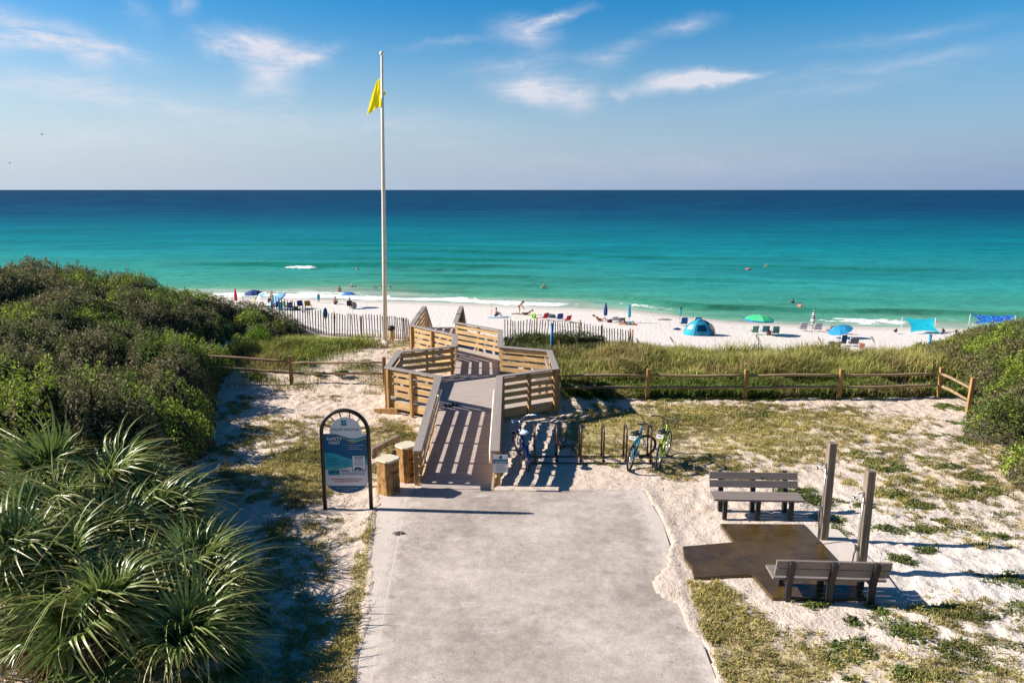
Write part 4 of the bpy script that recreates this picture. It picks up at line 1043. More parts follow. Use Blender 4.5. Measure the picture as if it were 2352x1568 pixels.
# ---- split rail fences
def rough_rail(a, b, r=.058, seg=7, n=7):
    mb = MB(); pts = []; rs = []
    for i in range(n):
        t = i / (n - 1); p = Vector(a).lerp(Vector(b), t); p.z += .018 * math.sin(t * 5 + a[0] * 3) + random.uniform(-.008, .008); p.y += random.uniform(-.012, .012)
        pts.append(p); rs.append(r * random.uniform(.85, 1.12) * (.62 if i in (0, n - 1) else 1))
    mb.tube(pts, rs, seg, squash=.8); mb.smooth = False
    return mb
def rail_fence(label, pts, post_ok, ends=None):
    t = thing('rail_fence', label, 'fence', (pts[0].x, pts[0].y, 0)); o0 = Vector((pts[0].x, pts[0].y, 0))
    for i, p in enumerate(pts):
        if not post_ok[i]: continue
        z = gz(p.x, p.y); mb = MB(); M = Matrix.Rotation(random.uniform(-.04, .04), 3, 'X') @ Matrix.Rotation(random.uniform(-.03, .03), 3, 'Y')
        hh = 1.02 if ends is None or i < len(pts) - 1 else ends
        q = p - o0; mb.box((q.x, q.y, z + hh / 2 - .15), (.125, .10, hh + .3), M); mb.build('post', mrpost, t, bevel=.012)
    for i in range(len(pts) - 1):
        a, b = pts[i] - o0, pts[i + 1] - o0
        for h in (.80, .40):
            za, zb = gz(pts[i].x, pts[i].y) + h, gz(pts[i + 1].x, pts[i + 1].y) + h
            d = (b - a).normalized() * .04
            rough_rail((a.x - d.x, a.y - d.y, za + .0), (b.x + d.x, b.y + d.y, zb + .012)).build('rail', mrail, t)
    return t
rp = [at(1290, 918, .0), at(1487, 915), at(1711, 917), at(1927, 917), at(2156, 911), at(2224, 946)]
rail_fence('two rail wooden fence from the octagon to the scrub bank, turning at its right end', rp, [0, 1, 1, 1, 1, 1], 1.15)
lp = [at(455, 884), at(670, 881), at(884, 886)]
rail_fence('two rail wooden fence between the left scrub and the octagon', lp, [1, 1, 1])

# ---- slat sand fences
def slat_fence(label, line, h0, posts, step=.135):
    t = thing('slat_fence', label, 'fence', tuple(line[0])); o0 = Vector(line[0])
    mb = MB(); wires = [[], []]; acc = 0; pos = []
    for i in range(len(line) - 1):
        a, b = Vector(line[i]), Vector(line[i + 1]); ln = (Vector((a.x, a.y, 0)) - Vector((b.x, b.y, 0))).length
        while acc < ln:
            pos.append(a.lerp(b, acc / ln)); acc += step
        acc -= ln
    lean = 0
    for i, p in enumerate(pos):
        lean = .85 * lean + random.gauss(0, .022); h = h0 * random.uniform(.95, 1.05); q = p - o0
        tp = q + Vector((lean * h, .05 * math.sin(i * .25), h)); mb.bar(q + Vector((0, 0, -.05)), tp, .040, .012, (0, 1, 0))
        for k, f_ in enumerate((.30, .80)): wires[k].append(q.lerp(tp, f_) + Vector((0, -.012, 0)))
    mb.build('slats', mslat, t)
    for w in wires: m2 = MB(); m2.tube(w, .005, 4); m2.build('wire', mbolt, t)
    for q, hh in posts:
        m2 = MB(); p = pos[min(len(pos) - 1, int(q * (len(pos) - 1)))] - o0; m2.tube([p + Vector((0, .04, -.3)), p + Vector((.03, .04, hh))], [.04, .032], 7); m2.build('stake', mrpost, t)
    return t
def gp(u, Y, dzv=0): x = (u - 1176) / FP * (Y * CP + (CAMH - 0) * SP); return Vector((x, Y, gz(x, Y) + dzv))
slat_fence('wavy slat sand fence behind the flagpole, from the dark scrub to the boardwalk', [gp(628, 35.6), gp(690, 35.2), gp(760, 34.8), gp(820, 34.5), gp(850, 34.6), gp(890, 34.4), gp(925, 33.8), gp(944, 33.2)], 1.06, [(.0, 1.2), (.44, 1.15), (.62, 1.0)])
slat_fence('slat sand fence right of the boardwalk with dark weeds in front', [gp(1160, 33.6), gp(1240, 34.2), gp(1330, 34.4), gp(1458, 34.0)], .98, [(.27, 1.10), (.60, 1.12), (.78, 1.08), (.985, 1.1), (1.0, 1.05)], .128)

# ---- flagpole and flag
mcream = mat('cream pole paint', (.72, .66, .56), .45, .07, 4)
fpz = gz(at(885, 788).x, at(885, 788).y); fpp = at(885, 788, fpz)
fpole = thing('flagpole', 'tall white tapered flagpole standing on the sand by the boardwalk', 'flagpole', (fpp.x, fpp.y, fpz))
FT = Vector((.26, 0, 12.22))
mb = MB(); mb.tube([(0, 0, 0), FT * .3, FT * .7, FT], [.102, .098, .075, .050], 16); mb.build('pole', mcream, fpole)
mb = MB(); mb.ball(FT + Vector((0, 0, .06)), .095, 14, 9); mb.build('finial', mwhite, fpole)
mb = MB(); mb.lathe([(.34, -.03), (.34, .015), (.22, .05), (.15, .13), (.105, .15)], seg=24); mb.build('base_collar', mcream, fpole)
mb = MB(); mb.tube([FT * .99 + Vector((.07, -.03, 0)), (.10, -.05, 6), (.11, -.03, 1.4)], .006, 5); mb.build('halyard', mwhite, fpole)
mb = MB(); mb.box((.09, -.02, 1.4), (.03, .03, .16)); mb.build('cleat', msteel, fpole)
fh = atY(873, 180, fpp.y).z; fb = atY(873, 244, fpp.y).z; HH = fh - fb
def polex(z): return fpp.x + FT.x * (z - fpz) / FT.z
ft = thing('flag', 'plain yellow beach warning flag hanging limp from the flagpole', 'flag', (polex(fb), fpp.y - .10, fb))
V = []; Fq = []; nu, nv = 20, 26
for j in range(nv):
    t = j / (nv - 1)
    for i in range(nu):
        s_ = i / (nu - 1); z = HH * (1 - t) - s_ * (.04 + .34 * t ** 1.2); x = -.055 + .02 * (1 - t) * .5 - s_ * (.58 * t ** .66 + .03)
        y = .045 * math.sin(s_ * 6.5 + t * 1.8) * (.25 + t) + .03 * math.sin(s_ * 11 - t * 5) * t
        V.append((x, y, z))
for j in range(nv - 1):
    for i in range(nu - 1): a = j * nu + i; Fq.append((a, a + nu, a + nu + 1, a + 1))
mflag = mat('yellow flag cloth', (.95, .80, .01), .8, .03, 6, trans=.5)
np_mesh('flag_cloth', V, Fq, None, mflag, ft, smooth=True)
mb = MB(); mb.add([(.08, .02, HH * .60), (.19, .06, HH * .40), (.08, .05, HH * .38)], [(0, 1, 2)]); mb.build('flag_corner', mflag, ft)
# lidded bollard beside the pole
q = at(893, 786, fpz); t = thing('bollard_light', 'short tan bollard with a black lid beside the flagpole', 'bollard', (q.x + .05, q.y + .45, gz(q.x, q.y)))
mb = MB(); mb.tube([(0, 0, -.1), (0, 0, .50)], .12, 12); mb.build('post', mat('tan paint', (.42, .30, .17), .7), t)
mb = MB(); mb.lathe([(.15, .49), (.19, .52), (.19, .58), (.12, .66), (.02, .69)], seg=14); mb.build('lid', mblack, t)

# ---- lettering
def text(s_, size, loc, m, parent, rot=(math.pi / 2, 0, 0), align='CENTER', name='lettering', spacing=1.0, sx=1, bold=0):
    cu = bpy.data.curves.new(name, 'FONT'); cu.body = s_; cu.size = size; cu.align_x = align; cu.align_y = 'CENTER'; cu.extrude = .0008; cu.space_character = spacing; cu.offset = bold; cu.resolution_u = 2
    o = bpy.data.objects.new('tmp', cu); col.objects.link(o); dg = bpy.context.evaluated_depsgraph_get(); me = bpy.data.meshes.new_from_object(o.evaluated_get(dg)); bpy.data.objects.remove(o)
    t = link_mesh(name, me, m, parent); t.location = loc; t.rotation_euler = rot; t.scale = (sx, 1, 1)
    return t
mnavy = mat('sign navy', (.010, .115, .25), .4, .06, 5); mteal = mat('sign teal', (.015, .27, .34), .4, .06, 5); maqua = mat('sign aqua', (.05, .43, .52), .4, .06, 5)
msw = mat('sign white', (.78, .78, .80), .4, .04, 5); mred = mat('sign red', (.50, .02, .04), .5); mgold = mat('sign gold', (.55, .45, .12), .5); mink = mat('sign ink', (.02, .09, .16), .5); mpale = mat('sign pale lettering', (.50, .56, .62), .5)

# ---- safety sign
sp_ = at(800, 1169, 0); sg = thing('safety_sign', 'blue and white beach safety sign in a dark arched tube frame', 'sign', (sp_.x, sp_.y, gz(sp_.x, sp_.y)))
HW = .497; ZA = 1.72
mb = MB(); pts = [(-HW, 0, -.2), (-HW, 0, ZA)] + [(-HW * math.cos(R(a)), 0, ZA + HW * math.sin(R(a))) for a in range(10, 180, 10)] + [(HW, 0, ZA), (HW, 0, -.2)]
mb.tube(pts, .043, 12); mb.build('frame', mdark, sg)
for a in (18, 45, 75, 103, 130, 158):
    mb = MB(); c, s_ = math.cos(R(a)), math.sin(R(a)); mb.tube([(HW * c, 0, ZA + HW * s_), (.335 * c + .02, 0, ZA + .335 * s_ - .01)], .012, 6); mb.build('spoke', mdark, sg)
def arcp(cx, cz, r, a0, a1, n=20): return [(cx + r * math.cos(R(a0 + (a1 - a0) * i / n)), cz + r * math.sin(R(a0 + (a1 - a0) * i / n))) for i in range(n + 1)]
ZB = .64
out = [(.345, ZA - .05)] + [(p[0] + .02, p[1]) for p in arcp(0, ZA, .34, 0, 180)] + [(-.325, ZA - .03)]
mb = MB(); mb.plate(out, -.012, .012); mb.build('top_panel', msw, sg)
# body: white lower field with a curved foot
def foot(x): return ZB - .27 * math.sqrt(max(0, 1 - (x / .4525) ** 2))
fx = [-.452 + .904 * i / 24 for i in range(25)]
body = [(x, foot(x)) for x in fx] + [(.452, ZA - .02), (-.452, ZA - .02)]
mb = MB(); mb.plate(body, -.010, .010); pn = mb.build('main_panel', msw, sg)
def zone(up, dn, m, name, y):
    P = [(x, dn(x)) for x in fx] + [(x, up(x)) for x in reversed(fx)]; b_ = MB(); b_.plate(P, y, y + .002); return b_.build(name, m, pn)
wtop = lambda x: ZA - .02 - .10 * sstep(-.25, .18, x) + .06 * sstep(.22, .45, x)
zone(wtop, lambda x: 1.28 - .13 * sstep(-.32, .12, x) - .0 * x, mnavy, 'navy_band', -.0135)
zone(lambda x: wtop(x) + .0 , lambda x: wtop(x) - .012 - .035 * sstep(-.3, .2, x), mteal, 'teal_wave', -.0165)
zone(lambda x: wtop(x) - .03 - .02 * sstep(-.3, .2, x) - 0, lambda x: wtop(x) - .033 - .035 * sstep(-.3, .2, x), mgold, 'gold_wave', -.0175)
zone(lambda x: wtop(x) + .16 if x > -.2 else wtop(x), lambda x: wtop(x) - .001, msw, 'white_wave', -.0150) if 0 else None
zone(lambda x: 1.281 - .131 * sstep(-.32, .12, x), lambda x: .92 + .11 * sstep(-.25, .45, x), maqua, 'aqua_field', -.0130)
zone(lambda x: .922 + .11 * sstep(-.25, .45, x), lambda x: .908 + .105 * sstep(-.25, .45, x), mgold, 'gold_line', -.0145)
fq = [-.41 + .82 * i / 24 for i in range(25)]; b_ = MB(); b_.plate([(x, foot(x) + .002) for x in fq] + [(.41, .54), (-.41, .54)], -.0140, -.0120); b_.build('footer', mnavy, pn)
yf = -.021
b_ = MB(); b_.box((-.01, -.0135, 1.945), (.118, .002, .118)); lg_ = b_.build('logo_square', mteal, sg)
b_ = MB(); b_.tube([(-.05, -.016, 1.945), (-.02, -.016, 1.962), (.01, -.016, 1.950), (.045, -.016, 1.972)], .006, 5); b_.build('logo_wave', msw, lg_)
text('SOUTH WALTON', .080, (.008, -.0145, 1.795), mink, sg, spacing=1.08, bold=.0012, sx=.86)
text('SAFETY', .090, (-.225, yf, 1.595), msw, pn, spacing=1.12, bold=.0022); text('FIRST', .090, (-.225, yf, 1.505), msw, pn, spacing=1.12, bold=.0022)
def bars(rows, m, name, y=yf):
    b_ = MB()
    for (x0, x1, z, h) in rows:      # a line of small print, broken into words
        x = x0
        while x < x1 - .004:
            w = min(random.uniform(.018, .05), x1 - x); b_.box((x + w / 2, y, z), (w, .0015, h)); x += w + .007
    return b_.build(name, m, pn)
bars([(.06, .255, 1.57, .010), (.06, .235, 1.515, .010), (.06, .40, 1.455, .010), (.06, .29, 1.41, .010), (.06, .37, 1.37, .010)], mpale, 'small_text')
b_ = MB(); b_.box((.025, yf, 1.565), (.024, .0015, .030)); b_.build('red_flag_mark', mred, pn); b_ = MB(); b_.box((.022, yf, 1.455), (.024, .0015, .018)); b_.build('yellow_flag_mark', mgold, pn)
bars([(-.42, -.26, 1.225, .012)] + [(-.41, -.14, 1.17 - .035 * i, .009) for i in range(6)] + [(-.08, .07, 1.10 - .035 * i, .008) for i in range(4)], mnavy, 'small_text')
b_ = MB(); b_.box((.275, -.0165, 1.05), (.29, .002, .355)); pb_ = b_.build('notice_border', mink, pn); b_ = MB(); b_.box((.275, -.0185, 1.05), (.268, .002, .333)); b_.build('notice_panel', msw, pb_)
bars([(.17, .385, 1.19, .014), (.19, .36, 1.165, .011), (.19, .36, 1.135, .014)] + [(.18, .37, 1.09 - .024 * i, .008) for i in range(4)], mink, 'small_text')
b_ = MB(); tur = [(.165, .90), (.18, .945), (.215, .965), (.265, .968), (.31, .955), (.345, .935), (.385, .895), (.375, .885), (.33, .905), (.30, .91), (.315, .885), (.29, .885), (.265, .905), (.235, .912), (.205, .885), (.195, .90), (.185, .885)]
b_.plate(tur, yf - .0005, yf + .001); b_.build('turtle_mark', mink, pn)
b_ = MB(); b_.box((-.262, yf, .845), (.245, .002, .115)); b_.build('photo_strip', mteal, pn); b_ = MB(); b_.plate([(-.37, .82), (-.30, .83), (-.24, .85), (-.17, .83), (-.15, .875), (-.25, .88), (-.36, .87)], yf - .002, yf - .0005); b_.build('photo_shape', mnavy, pn)
bars([(-.11, .05, .895, .012), (-.11, .07, .873, .010)] + [(-.11, .40, .845 - .018 * i, .005) for i in range(4)], mink, 'small_text')
text('GULFVIEW HEIGHTS BEACH ACCESS #41', .040, (0, yf, .690), mred, pn, bold=.0006, sx=.93); text('186 GULFVIEW HEIGHTS STREET', .040, (0, yf, .640), mred, pn, bold=.0006, sx=.93)
text('Dial 911 for Emergencies', .040, (0, yf, .495), mpale, pn, spacing=1.1)
bars([(-.12, .12, .455, .006), (-.07, .07, .435, .006)], mpale, 'small_text')

# ---- small notice on the ramp post
hp = thing('notice_sign', 'small white notice with a blue band fixed to the right ramp post', 'sign', (R0.x + .12, 16.20, 0))
zc = .66; b_ = MB(); b_.box((.0, -.03, zc), (.335, .008, .425)); nb = b_.build('board', msw, hp)
b_ = MB(); b_.box((0, -.0355, zc + .055), (.335, .003, .105)); b_.build('band', mat('notice blue', (.012, .13, .22), .4), nb)
text('BE', .048, (-.098, -.0385, zc + .036), msw, nb, spacing=1.08, bold=.0008); text('HELPFUL', .048, (.038, -.0385, zc + .036), msw, nb, spacing=1.08, bold=.0008)
b_ = MB(); [b_.box((x_, -.0380, zc + .083), (w_, .0015, .014)) for x_, w_ in ((-.10, .05), (-.045, .045), (.01, .05), (.065, .045), (.11, .03))]; b_.build('small_text', mat('notice pale', (.05, .32, .36), .5), nb)
mseal = mat('seal green', (.02, .10, .08), .5); b_ = MB(); b_.lathe([(.043, -.001), (.043, .001)], seg=20, M=Matrix.Rotation(math.pi / 2, 3, 'X')); b_.xf(Matrix.Translation((0, -.0355, zc + .155))); b_.build('seal', mseal, nb)
b_ = MB()
for i, (x0, x1) in enumerate(((-.14, .14), (-.10, .08), (-.085, .075), (-.12, .11), (-.11, .11), (-.11, .11), (-.10, .105), (-.09, .09))):
    x = x0
    while x < x1: w = random.uniform(.014, .032); b_.box((x + w / 2, -.0355, zc - .022 - i * .0235), (w, .0015, .009)); x += w + .006
b_.build('small_text', mat('notice ink', (.10, .11, .14), .5), nb)
b_ = MB(); b_.box((0.0, .0, zc), (.06, .05, .3)); b_.build('bracket', mpost, hp)

# ---- bagged bins
mkraft = mat('kraft paper', (.28, .145, .042), .75, .25, 6, bump=.045, bscale=5, two=(.39, .22, .075)); mlid = mat('cream lid', (.64, .565, .41), .5, .05, 8); mkink = mat('printed ink', (.075, .045, .03), .7)
def octo(w, d, cut): return [(-w + cut, -d), (w - cut, -d), (w, -d + cut), (w, d - cut), (w - cut, d), (-w + cut, d), (-w, d - cut), (-w, -d + cut)]
def bin_(label, p, rz, h):
    t = thing('yard_bin', label, 'bin', (p.x, p.y, gz(p.x, p.y) + .0), rz, 'two bins by the safety sign'); r = random.Random(int(p.x * 100))
    ring = octo(.205, .205, .07); V = []; Fq = []; nz = 14
    ringd = []
    for i in range(8):
        a, b = ring[i], ring[(i + 1) % 8]
        for k in range(5): ringd.append((a[0] + (b[0] - a[0]) * k / 5, a[1] + (b[1] - a[1]) * k / 5))
    m_ = len(ringd)
    for j in range(nz):
        t_ = j / (nz - 1)
        for i, (x, y) in enumerate(ringd):
            cr_ = 1 + .06 * math.sin(i * 2.2 + j * .35) * (1 - t_ * .6) + .02 * math.sin(i * .9 - j * 1.1) + r.uniform(-.03, .03) + .05 * (1 - t_) ** 3 - .07 * math.sin(math.pi * t_) * (1 if i % 5 == 2 else .2)
            V.append((x * cr_, y * cr_, t_ * h))
    for j in range(nz - 1):
        for i in range(m_): i2 = (i + 1) % m_; Fq.append((j * m_ + i, j * m_ + i2, (j + 1) * m_ + i2, (j + 1) * m_ + i))
    np_mesh('paper_bag', V, Fq, None, mkraft, t)
    mb = MB(); o2 = octo(.236, .236, .085); mb.prism(o2, h - .015, h + .012); mb.prism(octo(.225, .225, .08), h + .012, h + .024); mb.build('lid', mlid, t, bevel=.006)
    for y_, z_, w_, h_ in ((0, .66, .20, .055), (0, .20, .17, .09), (.02, .88, .03, .05), (-.05, .88, .03, .05)):
        mb = MB(); mb.box((.219, y_, h * z_), (.006, w_, h_)); mb.build('printed_label', mkink, t)
    for k in range(6): mb = MB(); mb.box((.218, 0, h * (.55 - .045 * k)), (.006, .15 - .01 * (k % 3), .008)); mb.build('text_line', mkink, t)
    return t
bin_('brown paper bagged bin with cream lid nearest the arched sign', at(893, 1131), R(-36), .84)
bin_('farther brown paper bagged bin with cream lid close to the ramp', at(936, 1100), R(-46), .84)

# ---- benches
def bench(label, c, rz):
    """length along x, sitter faces -y"""
    t = thing('park_bench', label, 'bench', (c.x, c.y, gz(c.x, c.y)), rz, 'two plank benches by the shower pad')
    mb = MB()
    for k in range(3): mb.box((0, -.20 + .148 * k, .435), (1.86, .142, .045))
    mb.build('seat', mgrey, t, bevel=.006)
    for k, z in enumerate((.60, .765)):
        mb = MB(); mb.box((0, .235 + .05 * k, z), (1.86, .04, .152), Matrix.Rotation(R(-14), 3, 'X')); pl = mb.build('backrest', mgrey, t, bevel=.006)
    mb = MB(); mb.box((.02, .255, .815), (.07, .006, .05), Matrix.Rotation(R(-14), 3, 'X')); mb.build('brass_plate', mat('brass', (.30, .19, .06), .5, metal=.5), pl)
    for x in (-.68, 0, .68):
        mb = MB()      # curved back leg rising into the back support
        prof = [(.10, 0), (.21, 0), (.225, .20), (.235, .40), (.29, .62), (.345, .80), (.36, .84), (.31, .86), (.265, .80), (.20, .60), (.145, .41), (.135, .20)]
        vs = [(x - .042, y, z) for y, z in prof] + [(x + .042, y, z) for y, z in prof]; n = len(prof)
        fs = [(i, (i + 1) % n, n + (i + 1) % n, n + i) for i in range(n)]
        quads = [(0, 1, 2, 11), (11, 2, 3, 10), (10, 3, 4, 9), (9, 4, 5, 8), (8, 5, 6, 7)]
        fs += [tuple(q) for q in quads] + [tuple(n + i for i in reversed(q)) for q in quads]
        mb.add(vs, [f[::-1] for f in fs]); mb.xf(Matrix.Translation((0, .045, 0)))
        lg2 = mb.build('back_leg', mblack, t, bevel=.006)
        mb = MB(); mb.box((x, -.21, .20), (.085, .10, .42)); mb.add([(x - .04, -.16, .41), (x + .04, -.16, .41), (x + .04, -.16, .30), (x - .04, -.16, .30), (x - .04, .02, .41), (x + .04, .02, .41)], [(0, 1, 5, 4), (3, 4, 5, 2), (0, 4, 3), (1, 2, 5), (0, 3, 2, 1)])
        mb.build('front_leg', mblack, t, bevel=.006)
        mb = MB(); mb.box((x, .01, .385), (.07, .40, .05)); mb.build('seat_support', mblack, t)
    return t
bench('grey plank bench facing the camera at the far edge of the wet pad', at(1733, 1183), R(-2.5))
bench('grey plank bench seen from behind at the near edge of the wet pad', at(1893, 1366), R(177))

# ---- shower posts
def shower(label, base, h, lean, hose):
    z0 = gz(base.x, base.y); t = thing('shower_post', label, 'shower post', (base.x, base.y, z0), 0, 'two shower posts')
    mb = MB(); M = Matrix.Rotation(lean, 3, 'Y'); mb.box((0, 0, h / 2 - .1), (.145, .145, h + .2), M)
    po = mb.build('post', mweather, t, bevel=.012)
    zh = h * .80; mb = MB(); mb.tube([(-.085 + zh * math.sin(lean), -.02, zh), (-.16 + zh * math.sin(lean), -.03, zh - .02), (-.25 + zh * math.sin(lean), -.05, zh - .07)], .012, 8); hd = mb.build('shower_arm', msteel, t)
    mb = MB(); mb.lathe([(.014, .03), (.034, 0), (.034, -.01)], seg=12, M=Matrix.Rotation(R(25), 3, 'Y')); mb.xf(Matrix.Translation((-.27 + zh * math.sin(lean), -.05, zh - .09))); mb.build('shower_head', msteel, hd)
    mb = MB(); mb.tube([(-.096, -.03, .02), (-.096 + zh * math.sin(lean), -.03, zh)], .010, 6); mb.build('water_pipe', msteel, t)
    mb = MB(); mb.tube(hose, .014, 6); mb.build('hose', mblack, t)
    mb = MB(); mb.box((-.12, -.02, hose[0][2] + .03), (.05, .05, .09)); mb.tube([(-.15, -.02, hose[0][2] + .07), (-.15, -.02, hose[0][2] + .13)], .012, 6); mb.build('tap', mat('tap metal', (.30, .30, .31), .35, metal=.9), t)
    return t
pa, pb2 = at(1891, 1240), at(1976, 1312)
zt = atY(1902, 1009, pa.y).z
shower('taller weathered shower post behind, black hose curling onto the wet pad', pa, zt, .006, [(-.12, -.03, .72), (-.16, -.05, .62), (-.15, -.10, .35), (-.22, -.25, .12), (-.42, -.28, .065), (-.70, -.22, .06), (-.98, -.16, .06)])
zt = atY(1987, 1072, pb2.y).z
shower('shorter weathered shower post rising behind the near bench', pb2, zt, .004, [(-.13, -.03, .50), (-.17, -.05, .44), (-.19, -.06, .25), (-.17, -.07, .10), (-.20, -.12, .015)])

# ---- bike rack
rk = thing('bike_rack', 'brown bike rack of six hoops on two ground rails beside the ramp', 'bike rack', (0, 0, 0))
yn, yfz = at(1400, 1063).y, at(1400, 1048).y
xsr = [at(u, 1063).x for u in (1228, 1279, 1334, 1386, 1438, 1494)]
for y in (yn, yfz): mb = MB(); mb.bar((xsr[0] - .1, y, .002), (xsr[-1] + .15, y, .002), .032, .03); mb.build('ground_rail', mbrown, rk)
for x in xsr:
    mb = MB(); r = (yfz - yn) / 2; yc = (yn + yfz) / 2; zt = .92
    mb.tube([(x, yn, .02), (x, yn, zt - r)] + [(x, yc - r * math.cos(R(a)), zt - r + r * math.sin(R(a))) for a in range(15, 180, 15)] + [(x, yfz, zt - r), (x, yfz, .02)], .024, 9); hp_ = mb.build('hoop', mbrown, rk)
    for y in (yn, yfz): m2 = MB(); m2.box((x, y, .055), (.10, .10, .012)); m2.build('foot_plate', mbrown, hp_)

# ---- bicycles (forward = +y, rear wheel touches the origin)
mtyre = mat('tyre rubber', (.022, .020, .020), .75, .2, 30); mspoke = mat('spoke steel', (.6, .6, .62), .3, metal=1); mseat = mat('black vinyl', (.02, .02, .022), .45)
def bike(label, p, heading, lean, steer, paint, trim, basket, plate, seatc=None, barc=None, gripc=None, rimc=None, fender=False):
    t = thing('bicycle', label, 'bicycle', (p.x, p.y, gz(p.x, p.y)), 0, 'bicycles at the rack'); t.rotation_euler = (Matrix.Rotation(heading, 3, 'Z') @ Matrix.Rotation(lean, 3, 'Y')).to_euler()
    rw, WB = .335, 1.10; rc = Vector((0, 0, rw)); fc = Vector((0, WB, rw)); bb_ = Vector((0, .46, .29)); st = Vector((0, .27, .78)); ht = Vector((0, .86, .90)); hb = Vector((0, .905, .70))
    ax = (ht - hb).normalized(); S = Matrix.Translation(hb) @ Matrix.Rotation(steer, 4, ax) @ Matrix.Translation(-hb)
    def wheel(c, M=None):
        w = MB(); w.ring(c, rw - .027, .027, n=36, seg=8); 
        if M: w.xf(M)
        o = w.build('wheel', mtyre, t)
        w = MB(); w.ring(c, rw - .060, .014, n=36, seg=6)
        if M: w.xf(M)
        w.build('rim', rimc or mspoke, o)
        w = MB()
        for k in range(20): a = 2 * math.pi * k / 20; w.tube([c + Vector((.03 * (-1) ** k, 0, 0)), c + Vector((0, (rw - .06) * math.cos(a), (rw - .06) * math.sin(a)))], .0022, 4, cap=False)
        w.tube([c + Vector((-.06, 0, 0)), c + Vector((.06, 0, 0))], .022, 8)
        if M: w.xf(M)
        w.build('spokes', mspoke, o)
    wheel(rc); wheel(fc, S)
    f = MB()
    f.tube([bb_, st], .019, 8); f.tube([bb_, bb_.lerp(hb, .5) + Vector((0, .02, -.06)), hb + Vector((0, 0, .03))], .022, 8)
    f.tube([st - Vector((0, -.03, .16)), Vector((0, .5, .56)), hb + Vector((0, -.01, .12))], .019, 8); f.tube([hb - ax * .02, ht], .024, 8)
    for sx in (-.055, .055): f.tube([bb_ + Vector((sx * .6, 0, 0)), rc + Vector((sx, 0, 0))], .012, 6); f.tube([st + Vector((0, 0, -.12)), rc + Vector((sx, 0, .03))], .011, 6)
    f.build('frame', paint, t)
    f = MB()
    f.tube([hb, hb - ax * .05], .022, 8)
    for sx in (-.055, .055): f.tube([hb + Vector((sx, .0, -.03)), fc + Vector((sx, -.03, .12)), fc + Vector((sx, 0, 0))], .012, 6)
    f.xf(S); f.build('fork', paint, t)
    if fender:
        for c, M, a0, a1 in ((rc, None, R(20), R(190)), (fc, S, R(10), R(150))):
            f = MB(); n = 14
            pr = [(x_, a0 + (a1 - a0) * i / n) for i in range(n + 1) for x_ in (-.035, 0, .035)]
            vs = [c + Vector((x_, (rw + (.022 if x_ == 0 else .008)) * math.cos(a), (rw + (.022 if x_ == 0 else .008)) * math.sin(a))) for x_, a in pr]
            f.add(vs, [(i * 3 + k, i * 3 + k + 1, i * 3 + k + 4, i * 3 + k + 3) for i in range(n) for k in (0, 1)])
            if M: f.xf(M)
            f.build('fender', paint, t)
    f = MB(); g_ = ht + Vector((0, .0, .06)); f.tube([ht, g_ + Vector((0, .03, .05))], .014, 8)
    hbz = g_ + Vector((0, .03, .05))
    f.tube([hbz + Vector((-.34, -.34, .13)), hbz + Vector((-.31, -.22, .12)), hbz + Vector((-.22, .0, .08)), hbz + Vector((-.06, .03, 0)), hbz + Vector((.06, .03, 0)), hbz + Vector((.22, .0, .08)), hbz + Vector((.31, -.22, .12)), hbz + Vector((.34, -.34, .13))], .0125, 8)
    f.xf(S); hbar = f.build('handlebar', barc or mblack, t)
    for sx in (-1, 1): f = MB(); f.tube([hbz + Vector((sx * .342, -.35, .13)), hbz + Vector((sx * .315, -.235, .121))], .019, 8); f.xf(S); f.build('grip', gripc or mblack, hbar)
    f = MB(); s0 = st + Vector((0, -.02, .10)); f.tube([st, s0], .014, 8); f.build('seat_post', mspoke, t)
    f = MB(); f.ball(s0 + Vector((0, -.06, .035)), (.12, .12, .045), 12, 8); f.ball(s0 + Vector((0, .08, .035)), (.055, .14, .032), 10, 7); f.build('saddle', seatc or mseat, t)
    f = MB(); f.lathe([(.075, -.004), (.075, .004)], seg=18, M=Matrix.Rotation(math.pi / 2, 3, 'Y')); f.xf(Matrix.Translation(bb_ + Vector((.055, 0, 0)))); f.bar(bb_ + Vector((.07, 0, 0)), bb_ + Vector((.07, .12, -.11)), .02, .014, (1, 0, 0)); f.bar(bb_ + Vector((-.07, 0, 0)), bb_ + Vector((-.07, -.12, .11)), .02, .014, (1, 0, 0)); cr_ = f.build('crank', mspoke, t)
    for sx, d_ in ((1, Vector((0, .12, -.11))), (-1, Vector((0, -.12, .11)))): f = MB(); f.box(bb_ + Vector((sx * .13, 0, 0)) + d_, (.10, .08, .025)); f.build('pedal', mseat, cr_)
    f = MB(); f.bar(bb_ + Vector((.075, .10, .03)), rc + Vector((.075, .06, .03)), .012, .085); f.build('chain_guard', trim, t)
    if basket:
        f = MB(); c = hbz + Vector((0, .20, -.13)); X, Y, Z = .17, .12, .12
        for k in range(4):
            z = -Z + 2 * Z * k / 3; kx = .85 + .15 * k / 3
            f.tube([c + Vector((-X * kx, -Y * kx, z)), c + Vector((X * kx, -Y * kx, z)), c + Vector((X * kx, Y * kx, z)), c + Vector((-X * kx, Y * kx, z)), c + Vector((-X * kx, -Y * kx, z))], .0035 if k < 3 else .006, 4)
        for i in range(10):
            x = -X + 2 * X * i / 9
            for sy in (-1, 1): f.tube([c + Vector((x * .85, sy * Y * .85, -Z)), c + Vector((x, sy * Y, Z))], .003, 4)
            f.tube([c + Vector((x * .85, -Y * .85, -Z)), c + Vector((x * .85, Y * .85, -Z))], .003, 4)
        for i in range(6):
            y = -Y + 2 * Y * i / 5
            for sx in (-1, 1): f.tube([c + Vector((sx * X * .85, y * .85, -Z)), c + Vector((sx * X, y, Z))], .003, 4)
        f.xf(S); f.build('basket', mseat, t)
